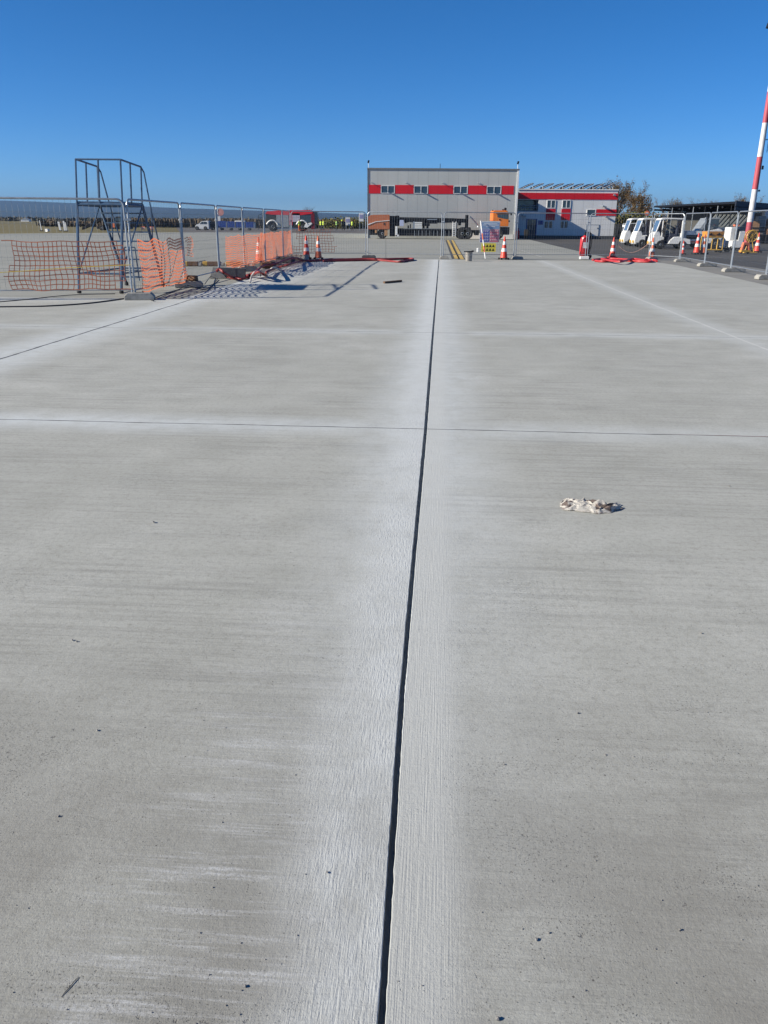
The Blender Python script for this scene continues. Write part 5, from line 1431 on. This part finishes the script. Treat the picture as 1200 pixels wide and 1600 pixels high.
# white utility truck
o = at(1070, 388, 57); t = thing('utility_truck', 'small white utility truck facing right beside the tow tractors', 'truck', (o.x, 57, 0), -.05)
mb = MB().prism([(0, .35), (0, 1.15), (.85, 1.15), (1.35, 1.12), (2.1, 1.30), (2.35, 1.2), (2.4, .55), (2.35, .35)], 0, 1.5)
bmesh.ops.bevel(mb.b, geom=list(mb.b.edges), offset=.04, segments=2, affect='EDGES'); mb.build('body', M['white'], t)
MB().prism([(.75, 1.14), (1.25, 1.95), (2.1, 1.98), (2.12, 1.92), (1.35, 1.88), (.98, 1.14)], .03, 1.47).build('cab_frame', M['silver'], t)
MB().prism([(1.1, 1.16), (1.40, 1.86), (2.05, 1.9), (2.05, 1.32)], .06, 1.44).build('cab_window', M['glass'], t)
MB().b2((.0, -.02, .62), (.75, 0, .88)).build('side_panel', M['black'], t)
MB().b2((.02, -.02, .40), (.8, 0, .50)).build('reflector', M['fadered'], t)
for x in (-.0 + 1.05, 2.0): wheel(t, (x, .1, .36), .36, .22); wheel(t, (x, 1.4, .36), .36, .22)
MB().prism([(.62, .45), (.75, .80), (1.0, .90), (1.3, .82), (1.45, .55), (1.38, .55), (1.25, .76), (1.0, .83), (.8, .75), (.7, .45)], -.03, 0).build('wheel_arch', M['frame'], t)
o = at(1091, 388, 54.5); t = thing('plate_stand', 'white rectangular plate on a thin post before the utility truck', 'sign', (o.x, 54.5, 0))
z1, z0 = at(1091, 361, 54.5).z, at(1091, 365.5, 54.5).z
MB().b2((-.22, 0, z0), (.22, .02, z1)).build('plate', M['white'], t); MB().tube([(0, .04, 0), (0, .04, z1)], .02, 6).build('post', M['galv'], t)
for px, lb, m_ in ((1096.5, 'left of two thin grey posts with round head', 'galv'), (1099.5, 'right dark thin post with round head', 'black')):
    o = at(px, 388, 52); z1 = at(px, 342.5, 52).z
    t = thing('thin_post', lb, 'post', (o.x, 52, 0), 0, 'two thin posts near the leaning cones')
    MB().tube([(0, 0, 0), (0, 0, z1)], .035, 8).build('post', M[m_], t); MB().lathe([(.02, z1 - .02), (.07, z1 + .02), (.07, z1 + .08), (.02, z1 + .12)], n=10).build('head', M[m_], t); MB().box((0, 0, .03), (.3, .3, .06)).build('foot', M['black'], t)

# yellow trolley and neighbours
o = g(1115, 394.5); YT = o.y
t = thing('yellow_trolley', 'orange yellow tubular trolley behind the right fence', 'trolley', (o.x, YT, 0), .1)
mb = MB()
for x in (-.52, -.18, .16, .50): mb.tube([(x, 0, .12), (x, 0, .85)], .03, 6)
for z in (.14, .85): mb.tube([(-.52, 0, z), (.5, 0, z)], .035, 6); mb.tube([(-.52, .7, z), (.5, .7, z)], .035, 6)
for x in (-.52, .5): mb.tube([(x, .7, .12), (x, .7, .9)], .03, 6); mb.tube([(x, 0, .14), (x, .7, .14)], .03, 6)
mb.build('frame', M['yellow'], t)
mb = MB().prism([(-.5, .88), (-.55, 1.18), (.52, 1.18), (.42, .88)], .02, .68); mb.build('tray', mat('amber_tray', (.62, .26, .04, 1), .5), t)
MB().prism([(-.45, .98), (-.2, .98), (-.3, 1.1)], -.02, .02).prism([(.0, .98), (.3, .98), (.2, 1.1)], -.02, .02).build('handle_cutout', M['black'], t)
for x in (-.45, .45): wheel(t, (x, .05, .09), .09, .06, 12); wheel(t, (x, .65, .09), .09, .06, 12)
o = g(1127, 394); t = thing('hand_cart', 'small white drum on a low wheeled frame right of the yellow trolley', 'cart', o)
MB().lathe([(.12, .28), (.16, .32), (.16, .7), (.10, .78), (.05, .8)], (0, 0, 0), 16).build('drum', M['white'], t, True); MB().lathe([(.10, .3), (.12, .34), (.12, .6), (.06, .66)], (.24, .05, 0), 14).build('small_drum', M['silver'], t, True)
MB().tube([(-.3, -.1, .2), (.4, -.1, .2)], .02, 6).tube([(-.3, .2, .2), (.4, .2, .2)], .02, 6).box((.05, .05, .24), (.7, .35, .03)).build('frame', M['black'], t)
for x in (-.2, .35): wheel(t, (x, -.1, .1), .1, .05, 12); wheel(t, (x, .25, .1), .1, .05, 12)
o = g(1149, 391); t = thing('ground_power_unit', 'white boxy ground power unit left of the striped mast', 'power unit', (o.x, o.y, 0))
MB().b2((-.36, .3, .55), (.02, 1.3, 1.40), bevel=.04).build('rear_cabinet', M['white'], t)
MB().prism([(-.30, .18), (-.30, .58), (.05, .58), (.1, 1.15), (.42, 1.17), (.36, .3), (.2, .16)], -.1, .5).build('front_cabinet', M['white'], t)
MB().b2((-.1, -.03, .66), (.07, .28, 1.3)).build('grille', M['black'], t); MB().b2((-.1, .4, 1.46), (.2, .7, 1.56)).build('beacon', M['fadered'], t)
MB().b2((.44, .1, .1), (.75, .7, .45)).build('tow_bar', M['black'], t)
for x in (-.25, .35): wheel(t, (x, .0, .14), .14, .1, 12); wheel(t, (x, .9, .14), .14, .1, 12)
# striped mast
def mast():
    MY = 61.0
    p = at(1165.3, 390, MY); t = thing('floodlight_mast', 'tall red and white banded floodlight mast at the right edge', 'mast', (p.x, MY, 0))
    Z = lambda py, px=1180: at(px, py, MY).z
    zs = [0.0, Z(347, 1169), Z(296, 1176), Z(245, 1183), Z(192, 1191), Z(143, 1198), Z(90, 1206), Z(45, 1212), Z(12, 1217)]
    r = lambda z: .215 - .0042 * z
    red = mat('mast_faded_red', (.42, .07, .09, 1), .5, 0, .12, 1.2); wh = mat('mast_white', (.62, .62, .62, 1), .5, 0, .08, 1.2, dirt=(.5, (.2, .2, .2, 1)))
    for i in range(8):
        MB().lathe([(r(zs[i]), zs[i]), (r(zs[i + 1]), zs[i + 1])], n=20, cap=(i == 7)).build('mast_band', red if i % 2 == 0 else wh, t, True)
    MB().lathe([(.4, 0), (.4, .05), (.24, .06)], n=16).build('base_plate', M['galv'], t)
    zA, zB = Z(238, 1196), Z(178, 1198)
    mb = MB()
    for x in (.42, .60): mb.tube([(x, 0, zA), (x, 0, zB)], .02, 5)
    for i in range(9): z = zA + (zB - zA) * (i + .5) / 9; mb.tube([(.42, 0, z), (.60, 0, z)], .015, 5)
    for z in (zA + .8, zB - .5): mb.tube([(.15, 0, z), (.45, 0, z)], .03, 5)
    mb.build('side_ladder', M['ladder'], t)
    zt = zs[-1]
    mb = MB().tube([(-.75, 0, zt - .5), (.75, 0, zt - .5)], .05, 6).tube([(0, -.7, zt - .5), (0, .7, zt - .5)], .05, 6); mb.build('head_frame', M['galv'], t)
    for dx, dy, dz in ((-.72, -.1, -.45), (.75, 0, -.45), (0, -.7, -.45), (-.6, .1, .45), (.5, .1, .45)):
        f_ = MB().prism([(dx - .18, zt - .5 + dz - .22), (dx + .22, zt - .5 + dz - .30), (dx + .22, zt - .5 + dz + .22), (dx - .10, zt - .5 + dz + .1)], dy - .2, dy + .2).build('floodlight', M['black'] if dz < 0 else M['white'], t)
    MB().tube([(-.6, .1, zt - .5), (-.6, .1, zt + .1)], .03, 5).tube([(-.72, -.1, zt - .5), (-.72, -.1, zt - .9)], .03, 5).build('bracket', M['galv'], t)
    MB().box((.26, -.1, Z(262, 1183)), (.1, .1, .25)).box((.26, -.1, Z(298, 1178)), (.1, .1, .12)).build('junction_box', M['black'], t)
mast()
o = g(1170, 396); t = thing('cable_reel', 'yellow cable reel with hanging loops at the foot of the mast', 'cable reel', (o.x, o.y, 0), .1)
mb = MB()
for y in (-.12, .12): mb.tube([(.32 * math.cos(q), y, .95 + .30 * math.sin(q)) for q in [i * math.pi / 9 for i in range(18)]], .035, 6, closed=True)
for i in range(4): q = i * math.pi / 4; mb.tube([(.3 * math.cos(q), -.12, .95 + .3 * math.sin(q)), (-.3 * math.cos(q), -.12, .95 - .3 * math.sin(q))], .02, 5)
mb.build('reel', M['yellow'], t)
MB().lathe([(.22, -.1), (.22, .1)], (0, 0, .95), 16, 'Y').build('cable_coil', M['brown'], t)
MB().tube([(-.3, 0, .05), (0, 0, .95), (.3, 0, .05)], .03, 6).box((0, 0, .06), (.8, .4, .05)).build('stand', M['yellow'], t)
o = g(1163, 396.5); t = thing('tool_stand', 'small orange and cream A shaped stand left of the cable reel', 'stand', o, .1)
MB().prism([(-.28, .08), (-.16, .62), (.16, .62), (.28, .08), (.2, .08), (.1, .5), (-.1, .5), (-.2, .08)], -.1, .1).build('frame', M['fadered'], t); MB().b2((-.28, -.15, .1), (.28, .15, .2)).build('tray', M['yellow'], t)
wheel(t, (-.2, 0, .08), .08, .05, 10); wheel(t, (.2, 0, .08), .08, .05, 10)

# ---------------------------------------------------------------- air
mb = MB().b2((-9500, -2000, -2.0), (9500, 9500, 230))
hz = mb.build('haze', bpy.data.materials.new('haze_air'))
m = hz.data.materials[0]; m.use_nodes = True; m.node_tree.nodes.clear()
pv = m.node_tree.nodes.new('ShaderNodeVolumePrincipled'); pv.inputs['Density'].default_value = 1.1e-4
pv.inputs['Color'].default_value = (.18, .33, .58, 1); pv.inputs['Anisotropy'].default_value = 0.2
oo = m.node_tree.nodes.new('ShaderNodeOutputMaterial'); m.node_tree.links.new(pv.outputs[0], oo.inputs['Volume'])
tag(hz, kind='stuff')
